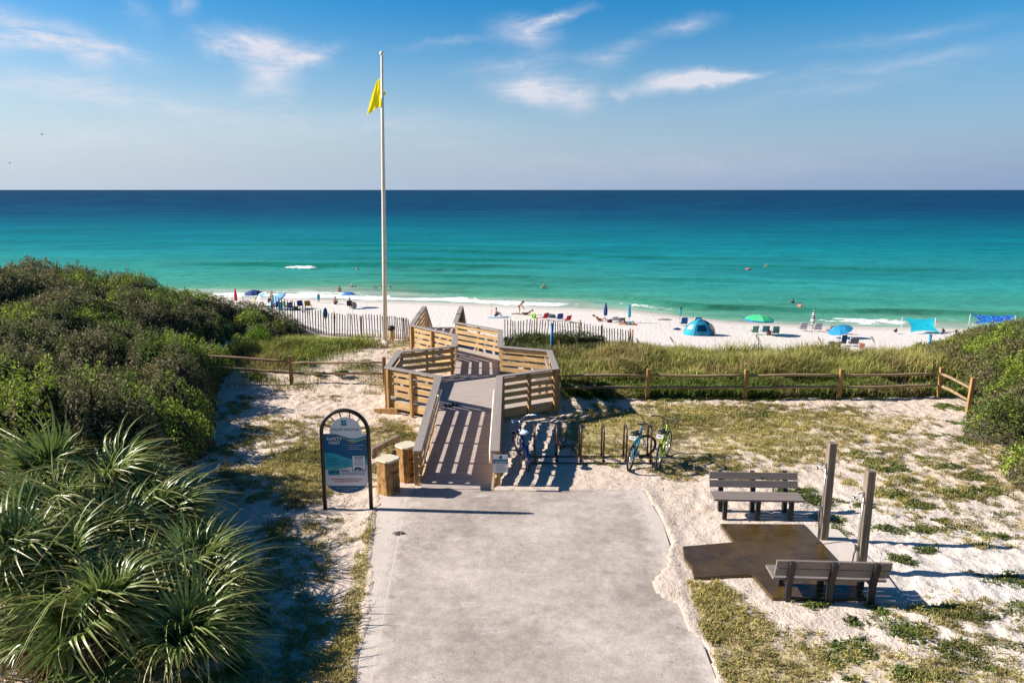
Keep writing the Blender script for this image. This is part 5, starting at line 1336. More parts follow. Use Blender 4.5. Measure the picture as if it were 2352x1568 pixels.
    if plate:
        f = MB(); f.box(s0 + Vector((-.03, -.17, -.055)), (.16, .006, .085), Matrix.Rotation(R(-12), 3, 'X')); pl = f.build('tag_plate', msw, t)
        f = MB(); f.box(s0 + Vector((-.03, -.174, -.05)), (.10, .004, .022), Matrix.Rotation(R(-12), 3, 'X')); f.build('tag_print', mink, pl)
    f = MB(); f.tube([bb_ + Vector((-.05, -.06, -.02)), bb_ + Vector((-.16, -.08, -.285))], .010, 6); f.build('kickstand', mspoke, t)
    return t
mblue = mat('deep blue paint', (.010, .045, .25), .25, .06, 5, coat=.4); mteal2 = mat('teal paint', (.005, .17, .29), .25, .06, 5, coat=.4); mlime = mat('lime paint', (.33, .55, .008), .3, .06, 5, coat=.4)
bike('deep blue cruiser bicycle with white saddle and white handlebar next to the ramp', at(1212, 1077), R(7), R(-4), R(22), mblue, mblue, False, False, mat('pale blue vinyl', (.55, .66, .75), .5), msteel, mat('grip blue', (.04, .2, .5), .5), None, True)
bike('teal bicycle with its front wheel turned aside at the rack', at(1446, 1080), R(-23), R(4), R(-54), mteal2, mteal2, True, True, rimc=mat('black rim', (.02, .02, .02), .4), fender=False)
bike('lime green bicycle with a wire basket at the right end of the rack', at(1511, 1079), R(-22), R(2), R(-5), mlime, mlime, True, True)

# ================================================================= ON THE BEACH AND IN THE WATER
def cloth(name, c, tr=.25): return mat('cloth ' + name, c, .75, .06, 8, trans=tr)
CB = cloth('blue', (.015, .17, .55)); CNAVY = cloth('navy', (.012, .045, .21)); CSKY = cloth('sky', (.22, .52, .78)); CTEAL = cloth('teal', (.01, .34, .42)); CGREEN = cloth('green', (.03, .55, .22)); CLIME = cloth('lime', (.28, .55, .03))
CRED = cloth('red', (.50, .015, .035)); CYEL = cloth('yellow', (.72, .52, .04)); CMUST = cloth('mustard', (.46, .28, .02)); CWHT = cloth('white', (.78, .76, .74)); CTURQ = cloth('turquoise', (.005, .52, .68)); CGREY = cloth('grey', (.14, .13, .15)); CSAGE = cloth('sage', (.10, .27, .24)); CBLK = cloth('black', (.02, .022, .03)); CBROWN = cloth('brown', (.28, .09, .06)); CPINK = cloth('pink', (.75, .16, .25))
malu = mat('aluminium tube', (.62, .62, .63), .35, .05, 20, metal=.9)
mpole = mat('white pole', (.72, .72, .72), .4, .05, 10)
GU, GCH, GP, GS_ = 'beach umbrellas', 'low beach chairs on the sand', 'people on the beach', 'swimmers in the sea'

def umbrella(label, p, r, h, tilt, taz, mats_, n=8, valance=None, sag=.28, pole=None):
    """open canopy with n panels; tilted towards taz"""
    t = thing('beach_umbrella', label, 'umbrella', tuple(p), 0, GU)
    mb = MB(); hub = Vector((0, 0, h)); M = Matrix.Rotation(taz, 4, 'Z') @ Matrix.Rotation(tilt, 4, 'Y')
    mb.tube([(0, 0, -.3), (0, 0, h * .62), M @ Vector((0, 0, h * .42)) + Vector((0, 0, h * .62)) - Vector((0, 0, .04))], .022, 7); mb.build('pole', pole or malu, t)
    top = M @ Vector((0, 0, h * .42)) + Vector((0, 0, h * .62)); mb = MB()
    for k in range(n):
        mb.m(k % len(mats_)); a0, a1 = 2 * math.pi * k / n, 2 * math.pi * (k + 1) / n; rings = []
        for j in range(5):
            f = j / 4; row = []
            for i in range(4):
                a = a0 + (a1 - a0) * i / 3; bulge = 1 - .06 * math.sin(math.pi * i / 3) * f
                row.append(M @ Vector((r * f * bulge * math.cos(a), r * f * bulge * math.sin(a), -r * sag * f ** 1.7 * 1.4 - .02 * f * math.sin(math.pi * i / 3))) + top)
            rings.append(row)
        vs = [q for row in rings for q in row]; fs = [(j * 4 + i, j * 4 + i + 1, j * 4 + 5 + i, j * 4 + 4 + i) for j in range(4) for i in range(3)]
        mb.add(vs, fs)
    cn = mb.build('canopy', mats_, t)
    mb = MB()
    for k in range(n):
        a = 2 * math.pi * k / n; e = M @ Vector((r * .97 * math.cos(a), r * .97 * math.sin(a), -r * sag * 1.36)) + top; mb.tube([top - M.to_3x3() @ Vector((0, 0, .05)), (top + e) / 2 + M.to_3x3() @ Vector((0, 0, r * .09)), e], .006, 4)
    mb.tube([top, top + M.to_3x3() @ Vector((0, 0, .10))], [.025, .012], 6); mb.build('ribs', malu, t)
    if valance:
        mb = MB()
        for k in range(n):
            a0, a1 = 2 * math.pi * k / n, 2 * math.pi * (k + 1) / n
            q = [M @ Vector((r * 1.003 * math.cos(a), r * 1.003 * math.sin(a), -r * sag * 1.4 - d)) + top for a, d in ((a0, 0), (a1, 0), (a1, .12), (a0, .12))]; mb.add(q, [(0, 1, 2, 3)])
        mb.build('valance', valance, cn)
    return t
def closed(label, p, h, r, mats_, bands=0, pole=None, lean=0, cz=.38):
    t = thing('closed_umbrella', label, 'umbrella', tuple(p), 0, GU); L_ = math.tan(lean)
    mb = MB(); mb.tube([(0, 0, -.3), (L_ * h * .5, 0, h * .5), (L_ * h, 0, h)], .02, 7); mb.build('pole', pole or malu, t)
    mb = MB(); z0 = h * cz; n = 22; seg = 16; vs = []
    for j in range(n + 1):
        f = j / n; z = z0 + (h * 1.0 - z0) * f; rr = r * (.72 + .28 * math.sin(min(1, f * 2.2) * math.pi / 2)) * (1 - f ** 2.2 * .88) * (.8 if j == 0 else 1)
        for k in range(seg):
            a = 2 * math.pi * k / seg; q = rr * (1 + .20 * math.cos(a * 8 / 2 * 1.0) * (1 - f)); vs.append((L_ * z + q * math.cos(a), q * math.sin(a), z))
    fs = []; ms = []
    for j in range(n):
        mb.m(int(j * bands / n) % 2 if bands else 0)
        mb.add([], [])
        for k in range(seg):
            k2 = (k + 1) % seg; fs.append((j * seg + k, j * seg + k2, (j + 1) * seg + k2, (j + 1) * seg + k)); ms.append(mb.cur)
    mb.add(vs, fs); mb.mi = ms; mb.sm = [True] * len(fs); mb.build('canopy', mats_, t)
    mb = MB(); mb.tube([(L_ * h, 0, h * .985), (L_ * h, 0, h * 1.04)], [.018, .008], 6); mb.build('tip', mpole, t)
    return t
def chair(label, p, rz, m, w=.58, hb=.62, recline=18, arms=True, frame=None, stripes=None, sh=.26):
    """sitter faces +y"""
    t = thing('beach_chair', label, 'chair', tuple(p), rz, GCH); fr = frame or malu
    a = R(recline); bt = Vector((0, -.24 - hb * math.sin(a), sh + hb * math.cos(a)))
    def sheetq(p0, p1, nm, mm, nst):
        mb = MB(); p0, p1 = Vector(p0), Vector(p1); n = 8
        up = (p1 - p0).cross(Vector((1, 0, 0))).normalized()
        for i in range(n):
            mb.m(i % nst if nst > 1 else 0); q0, q1 = p0.lerp(p1, i / n), p0.lerp(p1, (i + 1) / n); sg0, sg1 = -.035 * math.sin(math.pi * i / n), -.035 * math.sin(math.pi * (i + 1) / n)
            q0 = q0 + up * sg0; q1 = q1 + up * sg1
            vs = [q0 + Vector((-w / 2, 0, 0)), q0 + Vector((w / 2, 0, 0)), q1 + Vector((w / 2, 0, 0)), q1 + Vector((-w / 2, 0, 0))]
            mb.add(vs + [v_ - up * .012 for v_ in vs], [(0, 1, 2, 3), (7, 6, 5, 4), (0, 4, 5, 1), (1, 5, 6, 2), (2, 6, 7, 3), (3, 7, 4, 0)])
        mb.build(nm, mm, t)
    mm = stripes or m
    sheetq((0, .26, sh + .04), (0, -.24, sh - .02), 'seat', mm, len(stripes) if stripes else 1); sheetq((0, -.24, sh - .02), bt, 'backrest', mm, len(stripes) if stripes else 1)
    mb = MB()
    for sx in (-w / 2 - .015, w / 2 + .015):
        b_ = Vector((sx, bt.y, bt.z)); mb.tube([(sx, .30, 0), (sx, -.26, sh + .02)], .012, 6); mb.tube([(sx, -.34, 0), (sx, .28, sh + .05)], .012, 6); mb.tube([(sx, -.24, sh - .02), b_], .013, 6); mb.tube([(sx, .28, sh + .05), (sx, -.25, sh - .02)], .012, 6)
        if arms: mb.bar((sx, .24, sh + .22), (sx, -.32, sh + .24), .045, .02); mb.tube([(sx, .22, sh + .05), (sx, .22, sh + .22)], .011, 6)
    mb.tube([(-w / 2, bt.y, bt.z), (w / 2, bt.y, bt.z)], .013, 6); mb.tube([(-w / 2, -.34, .01), (w / 2, -.34, .01)], .011, 6); mb.tube([(-w / 2, .30, .01), (w / 2, .30, .01)], .011, 6)
    mb.build('frame', fr, t); return t

# ---- people
SKIN = {'fair': mat('fair skin', (.55, .31, .215), .55, .06, 10), 'tan': mat('tanned skin', (.40, .20, .12), .55, .06, 10), 'brown': mat('brown skin', (.22, .105, .06), .55, .06, 10)}
HAIR = {'dark': mat('dark hair', (.018, .012, .009), .6, .2, 30), 'brown': mat('brown hair', (.075, .04, .02), .6, .2, 30), 'blond': mat('blond hair', (.35, .22, .09), .6, .2, 30), 'grey': mat('grey hair', (.35, .34, .33), .6, .2, 30)}
def skin_mesh(pts, edges, rad, root=0):
    me = bpy.data.meshes.new('body'); me.from_pydata(pts, edges, []); o = bpy.data.objects.new('tmp', me); col.objects.link(o)
    sk = o.modifiers.new('s', 'SKIN'); sk.use_smooth_shade = True
    for i, v_ in enumerate(me.skin_vertices[0].data): v_.radius = rad[i] if isinstance(rad[i], tuple) else (rad[i], rad[i]); v_.use_root = (i == root)
    su = o.modifiers.new('u', 'SUBSURF'); su.levels = 1; su.render_levels = 1
    dg = bpy.context.evaluated_depsgraph_get(); r_ = bpy.data.meshes.new_from_object(o.evaluated_get(dg)); bpy.data.objects.remove(o); return r_
def person(label, p, rz, J, scale=1.0, skin='fair', hair='brown', long=False, wear=None, kind='trunks', group=None, hat=None):
    """J: joints in metres for a 1.72 m body facing +y. keys pel chest neck head  shL elL haL shR.. hipL knL anL toL ..."""
    t = thing('person', label, 'person', tuple(p), rz, group); V_ = {k: Vector(v_) * scale for k, v_ in J.items()}
    names = ['pel', 'waist', 'chest', 'neck', 'head0', 'head1']
    pts = [V_['pel'], V_['pel'].lerp(V_['chest'], .45), V_['chest'], V_['neck'], V_['neck'].lerp(V_['head'], .55), V_['head']]
    rad = [(.135, .105), (.115, .09), (.145, .10), (.052, .055), (.072, .085), (.078, .095)]; ed = [(0, 1), (1, 2), (2, 3), (3, 4), (4, 5)]
    def limb(root, keys, rs):
        prev = root
        for k, r_ in zip(keys, rs): pts.append(V_[k]); rad.append(r_); ed.append((prev, len(pts) - 1)); prev = len(pts) - 1
    for s_ in 'LR':
        pts_mid = V_['sh' + s_].lerp(V_['el' + s_], .45); V_['ua' + s_] = pts_mid; V_['fa' + s_] = V_['el' + s_].lerp(V_['ha' + s_], .35)
        limb(2, ['sh' + s_, 'ua' + s_, 'el' + s_, 'fa' + s_, 'ha' + s_], [.058, .047, .038, .037, .025])
        V_['th' + s_] = V_['hip' + s_].lerp(V_['kn' + s_], .35); V_['cf' + s_] = V_['kn' + s_].lerp(V_['an' + s_], .35)
        limb(0, ['hip' + s_, 'th' + s_, 'kn' + s_, 'cf' + s_, 'an' + s_, 'to' + s_], [.085, .082, .056, .055, .035, .032])
    rad = [tuple(q * scale for q in (r_ if isinstance(r_, tuple) else (r_, r_))) for r_ in rad]
    me = skin_mesh([tuple(q) for q in pts], ed, rad)
    bm = bmesh.new(); bm.from_mesh(me)
    # palms, fingers, nose and ears belong to the same body mesh
    mb = MB(); hd = (V_['head'] - V_['neck']).normalized(); fwd = Vector(J.get('face', (0, 1, 0))); fwd = (fwd - hd * fwd.dot(hd)).normalized(); sd = fwd.cross(hd)
    hc = V_['neck'].lerp(V_['head'], .72)
    mb.tube([hc + fwd * .07 * scale, hc + fwd * .105 * scale - hd * .015 * scale], [.014 * scale, .012 * scale], 5)
    for q in (-1, 1): mb.ball(hc + sd * (.082 * scale * q), .018 * scale, 6, 4)
    for s_ in 'LR':
        d = (V_['ha' + s_] - V_['el' + s_]).normalized(); a = d.cross(Vector((0, 0, 1)) if abs(d.z) < .9 else Vector((0, 1, 0))).normalized(); b_ = d.cross(a)
        h0 = V_['ha' + s_]; mb.tube([h0, h0 + d * .05 * scale, h0 + d * .09 * scale], [.022 * scale, .036 * scale, .034 * scale], 6, squash=.5)
        for k, L_ in enumerate((.062, .075, .07, .055)):
            f0 = h0 + d * .085 * scale + a * ((k - 1.5) * .017 * scale); mb.tube([f0, f0 + d * L_ * .55 * scale, f0 + (d * L_ * .9 + b_ * .018) * scale], [.0085 * scale, .008 * scale, .006 * scale], 5)
        f0 = h0 + d * .03 * scale + a * (-.03 * scale); mb.tube([f0, f0 + (d * .035 - a * .025) * scale, f0 + (d * .06 - a * .03) * scale], [.010 * scale, .009 * scale, .006 * scale], 5)
    m2 = bpy.data.meshes.new('x'); m2.from_pydata(mb.v, [], mb.f); bm.from_mesh(m2); bm.to_mesh(me); bm.free(); bpy.data.meshes.remove(m2)
    body = link_mesh('body', me, SKIN[skin], t, True)
    mb = MB(); top_ = V_['head'] + hd * .02 * scale; M = Matrix((sd, fwd, hd)).transposed()
    mb.ball(top_ - fwd * .018 * scale - hd * .015 * scale, (.092 * scale, .105 * scale, .098 * scale), 12, 8, M)
    if long: mb.tube([top_ - fwd * .06 * scale, V_['neck'] - fwd * .075 * scale + hd * .02, V_['neck'] - fwd * .09 * scale - hd * .14 * scale + Vector((0, 0, -.10 * scale))], [.085 * scale, .08 * scale, .03 * scale], 8)
    mb.build('hair', HAIR[hair], t)
    if hat: mb = MB(); mb.lathe([(.19 * scale, -.005), (.19 * scale, .008), (.105 * scale, .012), (.10 * scale, .09 * scale), (.05 * scale, .11 * scale)], seg=14, M=M); mb.xf(Matrix.Translation(top_ + hd * .02)); mb.build('hat', hat, t)
    if wear:
        mb = MB()
        if kind in ('trunks', 'suit', 'bikini'):
            mb.tube([V_['pel'] + (V_['chest'] - V_['pel']) * .30, V_['pel'], V_['pel'].lerp((V_['hipL'] + V_['hipR']) / 2, 1.0)], [.128 * scale, .158 * scale, .15 * scale], 10)
            if kind == 'trunks':
                for s_ in 'LR': mb.tube([V_['hip' + s_], V_['hip' + s_].lerp(V_['kn' + s_], .62)], [.108 * scale, .098 * scale], 8)
        if kind == 'suit': mb.tube([V_['pel'], V_['pel'].lerp(V_['chest'], .5), V_['chest'] + (V_['neck'] - V_['chest']) * .1], [.15 * scale, .128 * scale, .158 * scale], 10)
        if kind == 'bikini': mb.tube([V_['pel'].lerp(V_['chest'], .82), V_['chest']], [.150 * scale, .152 * scale], 10)
        if kind == 'wrap':
            c_ = V_['pel'].lerp(V_['chest'], .8); k_ = (V_['knL'] + V_['knR']) / 2
            mb.tube([V_['neck'].lerp(V_['chest'], .25), c_, V_['pel'], k_.lerp(V_['pel'], .25), k_ + Vector((0, 0, .02))], [.13 * scale, .25 * scale, .245 * scale, .235 * scale, .20 * scale], 12, squash=.75)
        mb.build('towel' if kind == 'wrap' else 'swimwear', wear, t)
    return t
def stand(**k):
    J = dict(pel=(0, 0, .93), chest=(0, 0, 1.29), neck=(0, -.01, 1.46), head=(0, .01, 1.63), shL=(-.19, 0, 1.40), elL=(-.25, -.02, 1.12), haL=(-.25, .10, .90), shR=(.19, 0, 1.40), elR=(.25, -.02, 1.12), haR=(.25, .10, .90),
        hipL=(-.095, 0, .88), knL=(-.11, .02, .49), anL=(-.12, -.02, .09), toL=(-.13, .15, .035), hipR=(.095, 0, .88), knR=(.11, .02, .49), anR=(.12, -.02, .09), toR=(.13, .15, .035)); J.update(k); return J
def sit(**k):       # on the sand, knees drawn up, facing +y
    J = dict(pel=(0, 0, .13), chest=(0, .04, .50), neck=(0, .07, .66), head=(0, .12, .82), shL=(-.19, .05, .60), elL=(-.27, .22, .38), haL=(-.14, .42, .36), shR=(.19, .05, .60), elR=(.27, .22, .38), haR=(.14, .42, .36),
        hipL=(-.10, .03, .12), knL=(-.17, .42, .42), anL=(-.14, .66, .07), toL=(-.15, .82, .04), hipR=(.10, .03, .12), knR=(.17, .42, .42), anR=(.14, .66, .07), toR=(.15, .82, .04)); J.update(k); return J
def lie(up=.0, **k):    # on the back, head towards -y
    J = dict(pel=(0, 0, .12), chest=(0, -.36, .14 + up), neck=(0, -.52, .16 + up * 1.5), head=(0, -.69, .17 + up * 1.9), shL=(-.19, -.46, .14 + up * 1.3), elL=(-.34, -.22, .07), haL=(-.36, .02, .05), shR=(.19, -.46, .14 + up * 1.3), elR=(.34, -.22, .07), haR=(.36, .02, .05),
        hipL=(-.10, .05, .11), knL=(-.13, .42, .30), anL=(-.14, .72, .06), toL=(-.16, .86, .08), hipR=(.10, .05, .11), knR=(.13, .47, .12), anR=(.14, .87, .06), toR=(.18, .92, .18), face=(0, 0, 1)); J.update(k); return J
def swim_at(u, v): return at(u, v, SEA_Z)
def swimmer(label, u, v, show, rz=0, sc=1.0, skin='fair', hair='dark', wear=None, kind='suit', long=False, J=None, hat=None):
    q = swim_at(u, v); H_ = 1.72 * sc
    return person(label, (q.x, q.y, SEA_Z - H_ + show), rz, J or stand(elL=(-.36, .10, 1.22), haL=(-.30, .34, 1.20), elR=(.36, .10, 1.22), haR=(.30, .34, 1.20)), sc, skin, hair, long, wear, kind, GS_, hat)
swimmer('lone swimmer on the swell just left of the white breaker', 610, 605.5, .62, .6)
swimmer('lone swimmer in the calm water right of the white breaker', 821, 619.5, .52, 0, hair='brown')
swimmer('wader standing waist deep in the shallows left of the open blue umbrella', 780, 671, .88, .3, 1.0, 'tan', 'dark', CBLK, 'trunks', J=stand())
swimmer('pale grey haired swimmer just above the open blue umbrella', 808, 662.5, .62, .2, hair='grey', hat=CWHT)
swimmer('small dark haired swimmer beside the grey haired one', 816.5, 662.5, .36, -.3, .85, 'tan')
swimmer('red faced swimmer of the close pair left of the flagpole', 860.5, 665, .46, .7, .95, 'tan', 'brown')
swimmer('dark haired swimmer of the close pair left of the flagpole', 866, 664.5, .44, -.7, .92, 'brown')
swimmer('swimmer with bare shoulders almost touching the flagpole on its left', 876, 665.5, .58, .1)
swimmer('swimmer with bare shoulders just right of the flagpole', 896.5, 666.5, .60, 0)
swimmer('adult of the hugging pair of swimmers in mid water', 1248.5, 664, .74, .5, 1.0, 'fair', 'blond')
swimmer('child of the hugging pair of swimmers in mid water', 1253.5, 664, .50, -.9, .7, 'tan', 'brown')
swimmer('far swimmer with only the head out beside a pink float', 1713, 618.5, .34, 0)
q = swim_at(1718.5, 619.5); t = thing('pink_float', 'pink inflatable float on the sea beside the far swimmer', 'float', (q.x, q.y, SEA_Z + .10)); mb = MB(); mb.ring((0, 0, .04), .30, .11, 'z', 20, 8); mb.build('ring', CPINK, t)
swimmer('far swimmer holding a pale child, rightmost out in the deep water', 1760.5, 614.5, .70, .2, 1.0, 'fair', 'blond')
swimmer('pair mate in black wading nearest the striped umbrella, farther out', 1820.5, 697, .62, .2, 1.0, 'brown', 'dark', CBLK, 'suit')
swimmer('wader in a pink suit near the striped closed umbrella', 1834, 712, .86, .3, .92, 'fair', 'brown', CPINK, 'suit', J=stand())
swimmer('wader with red hair hugging the one in pink', 1838, 713, .95, -.4, 1.0, 'fair', 'brown', CRED, 'trunks', J=stand())

# on the sand, left of the boardwalk
q = beach(732, 695.5); person('child wrapped in a teal towel standing at the waterline', q, .3, stand(elL=(-.34, 0, 1.25), haL=(-.20, .06, 1.45), elR=(.34, 0, 1.25), haR=(.20, .06, 1.45)), .68, 'tan', 'brown', False, CTEAL, 'wrap', GP)
q = beach(770, 699); person('bare backed person sitting on the wet sand facing the sea', q, 0, sit(), 1.0, 'tan', 'dark', False, CBLK, 'trunks', GP)
q = beach(804, 709); ch = chair('black folding chair with a person in it facing the sea', q + Vector((0, 0, 0)), .05, CBLK, .56, .60, 12, True, sh=.40)
person('person seated in the black folding chair beside a round grey bag', q + Vector((0, -.02, .29)), .05, sit(knL=(-.13, .46, .14), anL=(-.13, .55, -.25), toL=(-.13, .68, -.27), knR=(.13, .46, .14), anR=(.13, .55, -.25), toR=(.13, .68, -.27), elL=(-.31, .14, .36), haL=(-.30, .36, .26), elR=(.31, .14, .36), haR=(.30, .36, .26), chest=(0, -.06, .50), neck=(0, -.06, .67), head=(0, -.03, .84), shL=(-.19, -.05, .60), shR=(.19, -.05, .60)), 1.0, 'tan', 'dark', False, CBLK, 'suit', GP)
q = beach(812.5, 708.5); t = thing('beach_bag', 'round grey bag on the sand right of the seated person', 'bag', q); mb = MB(); mb.ball((0, 0, .36), (.36, .25, .40), 14, 9); mb.tube([(-.15, 0, .70), (0, 0, .86), (.15, 0, .70)], .018, 6); mb.build('bag', mat('cloth grey bag', (.30, .27, .25), .8, .2, 12, bump=.02), t)
umbrella('open bright blue umbrella at the waterline left of the flagpole', beach(802, 706), .92, 1.70, R(8), R(120), [CB], 8)
closed('closed red umbrella rising behind the dark scrub', beach(542, 694), 1.75, .19, [CRED], cz=.10)
umbrella('open navy umbrella half hidden behind the dark scrub', beach(585, 702), 1.08, 1.75, R(6), R(-90), [CNAVY], 8)
umbrella('tilted umbrella with yellow, white and blue panels', beach(603, 703), .95, 1.45, R(38), R(200), [CYEL, CWHT, CSKY, CWHT], 8)
umbrella('tilted pale blue umbrella over the group of chairs', beach(640, 710), 1.16, 1.55, R(36), R(205), [CSKY, CSKY], 8, valance=CB)
chair('grey folding chair almost hidden by the scrub under the pale blue umbrella', beach(622, 699), .2, CGREY, .55, .55)
chair('navy folding chair closest to the scrub edge, turned aside', beach(637, 709), .7, CNAVY, .58, .6, 24)
chair('lime green folding chair behind the teal board', beach(653, 706.5), .0, CLIME, .50, .52)
chair('navy folding chair with a drooping seat in the middle of the group', beach(669.5, 712.5), -.1, CNAVY, .62, .62, 16, sh=.34)
chair('blue folding chair next to the mustard one', beach(690.5, 708), .1, CB if 0 else cloth('mid blue', (.02, .08, .30)), .58, .62, 14, sh=.34)
chair('mustard yellow folding chair at the right end of the group', beach(709, 708), -.05, CMUST, .64, .60, 16, sh=.34)
q = beach(647.5, 714); t = thing('body_board', 'teal and white board standing upright by the chairs', 'board', q, 0, rot=(R(-8), 0, R(10))); mb = MB(); pl = [(-.22, .0), (.10, 0), (.10, .88), (.05, .97), (-.16, .97), (-.22, .88)]; mb.plate(pl, -.02, .02); mb.build('board', CTEAL, t); mb = MB(); mb.plate([(.102, .02), (.19, .02), (.19, .93), (.102, .93)], -.018, .018); mb.build('edge_stripe', CWHT, t)
q = beach(697, 717); t = thing('cooler', 'small white cooler in the shade in front of the blue chair', 'cooler', q, .1); mb = MB(); mb.box((0, 0, .17), (.42, .30, .34)); mb.build('box', mwhite, t, bevel=.02); mb = MB(); mb.box((0, 0, .37), (.44, .32, .055)); mb.build('lid', mwhite, t, bevel=.015); mb = MB(); mb.tube([(-.23, 0, .28), (-.23, 0, .45), (.23, 0, .45), (.23, 0, .28)], .012, 6); mb.build('handle', malu, t)
q = beach(680, 711); t = thing('tote_bag', 'dark red bag on the sand between the navy and blue chairs', 'bag', q, .2); mb = MB(); mb.lathe([(.20, 0), (.24, .08), (.23, .30), (.20, .34)], seg=12); mb.build('bag', CBROWN, t); mb = MB(); mb.ring((0, 0, .32), .13, .012, 'x', 12, 5, arc=(-math.pi / 2, math.pi / 2)); mb.build('handle', CBROWN, t)
# little pipe goal frame and stake sign seen through the left slat fence
q = beach(797, 729); t = thing('pipe_frame', 'white pipe frame standing on the sand behind the left slat fence', 'frame', q, 0); mb = MB()
W_ = .62
mb.tube([(-W_, 0, -.1), (-W_, 0, 1.0), (W_, 0, 1.08), (W_, 0, -.1)], .022, 6); mb.tube([(.22, 0, 0), (.22, 0, 1.05)], .018, 6); mb.tube([(-W_, 0, .28), (W_, 0, .30)], .016, 6); mb.build('pipes', mpole, t)
q = gp(750, 35.3); t = thing('stake_sign', 'blue oval sign on a stake behind the left slat fence', 'sign', (q.x, q.y, q.z)); mb = MB(); mb.tube([(0, 0, -.2), (0, 0, 1.0)], .02, 6); mb.build('stake', mrpost, t); mb = MB(); mb.ball((0, -.03, 1.02), (.11, .02, .27), 12, 8); mb.build('board', mat('sign blue', (.02, .16, .33), .5), t)

# centre, seen over the right slat fence
q = beach(1138, 727); person('man sitting cross legged on the sand beside a blue and white board', q, -.9, sit(), 1.0, 'tan', 'dark', False, CNAVY, 'trunks', GP)
q = beach(1142, 728.5); t = thing('paddle_board', 'pale blue and white board lying flat before the sitting man', 'board', q + Vector((.1, -.35, .05)), .1); mb = MB(); mb.ball((0, 0, .02), (1.15, .33, .06), 20, 7); mb.build('board', CSKY, t); mb = MB(); mb.ball((0, 0, .05), (.75, .20, .05), 16, 6); mb.build('deck_pad', CWHT, t)
q = beach(1129, 724); t = thing('fishing_rod', 'thin dark fishing rod planted upright in the sand', 'rod', q); mb = MB(); mb.tube([(0, 0, -.2), (.02, 0, .6), (.03, 0, 1.62)], [.022, .014, .006], 6); mb.build('rod', mblack, t); mb = MB(); mb.lathe([(.04, -.03), (.04, .03)], seg=10, M=Matrix.Rotation(math.pi / 2, 3, 'Y')); mb.xf(Matrix.Translation((.05, 0, .45))); mb.build('reel', mblack, t)
bend = stand(pel=(-.10, 0, .90), chest=(.14, 0, 1.16), neck=(.28, 0, 1.27), head=(.40, 0, 1.34), shL=(.17, .18, 1.22), elL=(.26, .20, .93), haL=(.40, .14, .68), shR=(.17, -.18, 1.22), elR=(.27, -.18, .92), haR=(.42, -.10, .66), hipL=(-.09, .095, .86), knL=(-.03, .10, .47), anL=(-.08, .11, .08), toL=(.09, .12, .035), hipR=(-.09, -.095, .86), knR=(.0, -.10, .47), anR=(-.02, -.11, .08), toR=(.15, -.12, .035), face=(.6, 0, -.6))
q = beach(1194, 722.5); person('long haired woman bending over someone lying on the sand', q, -.1, bend, 1.0, 'tan', 'brown', True, CBROWN, 'bikini', GP)
q = beach(1207, 723); person('person lying propped up under the bending woman', q + Vector((.1, 0, 0)), R(95), lie(.18), .95, 'tan', 'dark', False, CBLK, 'trunks', GP)
q = beach(1183, 721); t = thing('towel', 'small grey towel on the sand left of the bending woman', 'towel', q + Vector((0, 0, .03)), .1); mb = MB(); mb.box((0, 0, .0), (.75, .45, .035)); mb.box((.30, 0, .045), (.16, .40, .05)); mb.build('cloth', CGREY, t, bevel=.012)
q = beach(1225, 730.5); t = thing('float', 'lime green crumpled float left of the red chair', 'float', q, .5); mb = MB(); mb.ring((0, 0, .22), .24, .10, 'x', 18, 8, M=Matrix.Rotation(.5, 3, 'Y')); mb.ball((.2, .1, .1), (.2, .16, .1), 8, 5); mb.build('ring', CLIME, t)
chair('red chair left of the dark inflatable ring', beach(1249, 735), .55, CRED, .55, .58, 26)
q = beach(1265, 729); t = thing('swim_ring', 'dark blue grey inflatable ring between red and blue chairs', 'float', q + Vector((0, 0, .14))); mb = MB(); mb.ring((0, 0, .02), .36, .15, 'z', 24, 10); mb.build('ring', mat('vinyl slate', (.06, .11, .14), .35), t)
chair('blue chair between the dark inflatable ring and a red chair', beach(1286.5, 737), .0, cloth('royal', (.015, .06, .27)), .55, .58)
chair('red chair right of the blue one, sunk low', beach(1301, 740), .5, CRED, .58, .55, 30)
closed('closed navy umbrella behind the sunbathers', beach(1390, 738), 1.95, .19, [CNAVY], cz=.30, lean=R(1))
q = beach(1379, 737.5); person('sunbather with raised knees lying beside the closed navy umbrella', q, R(-92), lie(.22, knR=(.13, .40, .36), anR=(.14, .70, .06), toR=(.16, .84, .06)), 1.0, 'tan', 'brown', False, CRED, 'bikini', GP)
chair('blue striped low chair beside the sunbather', beach(1411, 740), .15, cloth('denim', (.05, .10, .25)), .60, .42, 32, stripes=[cloth('denim', (.05, .10, .25)), CWHT])
q = beach(1400, 740.5); t = thing('tote_bag', 'dark maroon bag next to the blue striped chair', 'bag', q, .2); mb = MB(); mb.ball((0, 0, .14), (.28, .2, .18), 10, 6); mb.build('bag', cloth('maroon', (.07, .02, .03)), t); mb = MB(); mb.ring((0, 0, .24), .11, .012, 'x', 12, 5, arc=(-math.pi / 2, math.pi / 2)); mb.build('handle', CBLK, t)
chair('dark grey low chair left of the person lying on a towel', beach(1428, 742), -.1, CGREY, .60, .42, 34)
q = beach(1442, 745.5); person('person lying on an orange towel at the right end of the slat fence', q, R(-100), lie(.16), 1.0, 'tan', 'brown', False, CTEAL, 'trunks', GP)
t = thing('beach_towel', 'orange towel under the lying person at the fence end', 'towel', q + Vector((0, 0, .015)), R(-10)); mb = MB(); mb.box((0, 0, 0), (1.75, .75, .02)); mb.build('cloth', cloth('orange', (.62, .22, .08)), t, bevel=.008)
closed('closed umbrella with teal and green panels, right of the navy one', beach(1445, 741), 1.90, .15, [CTEAL, CB], cz=.28, bands=2)
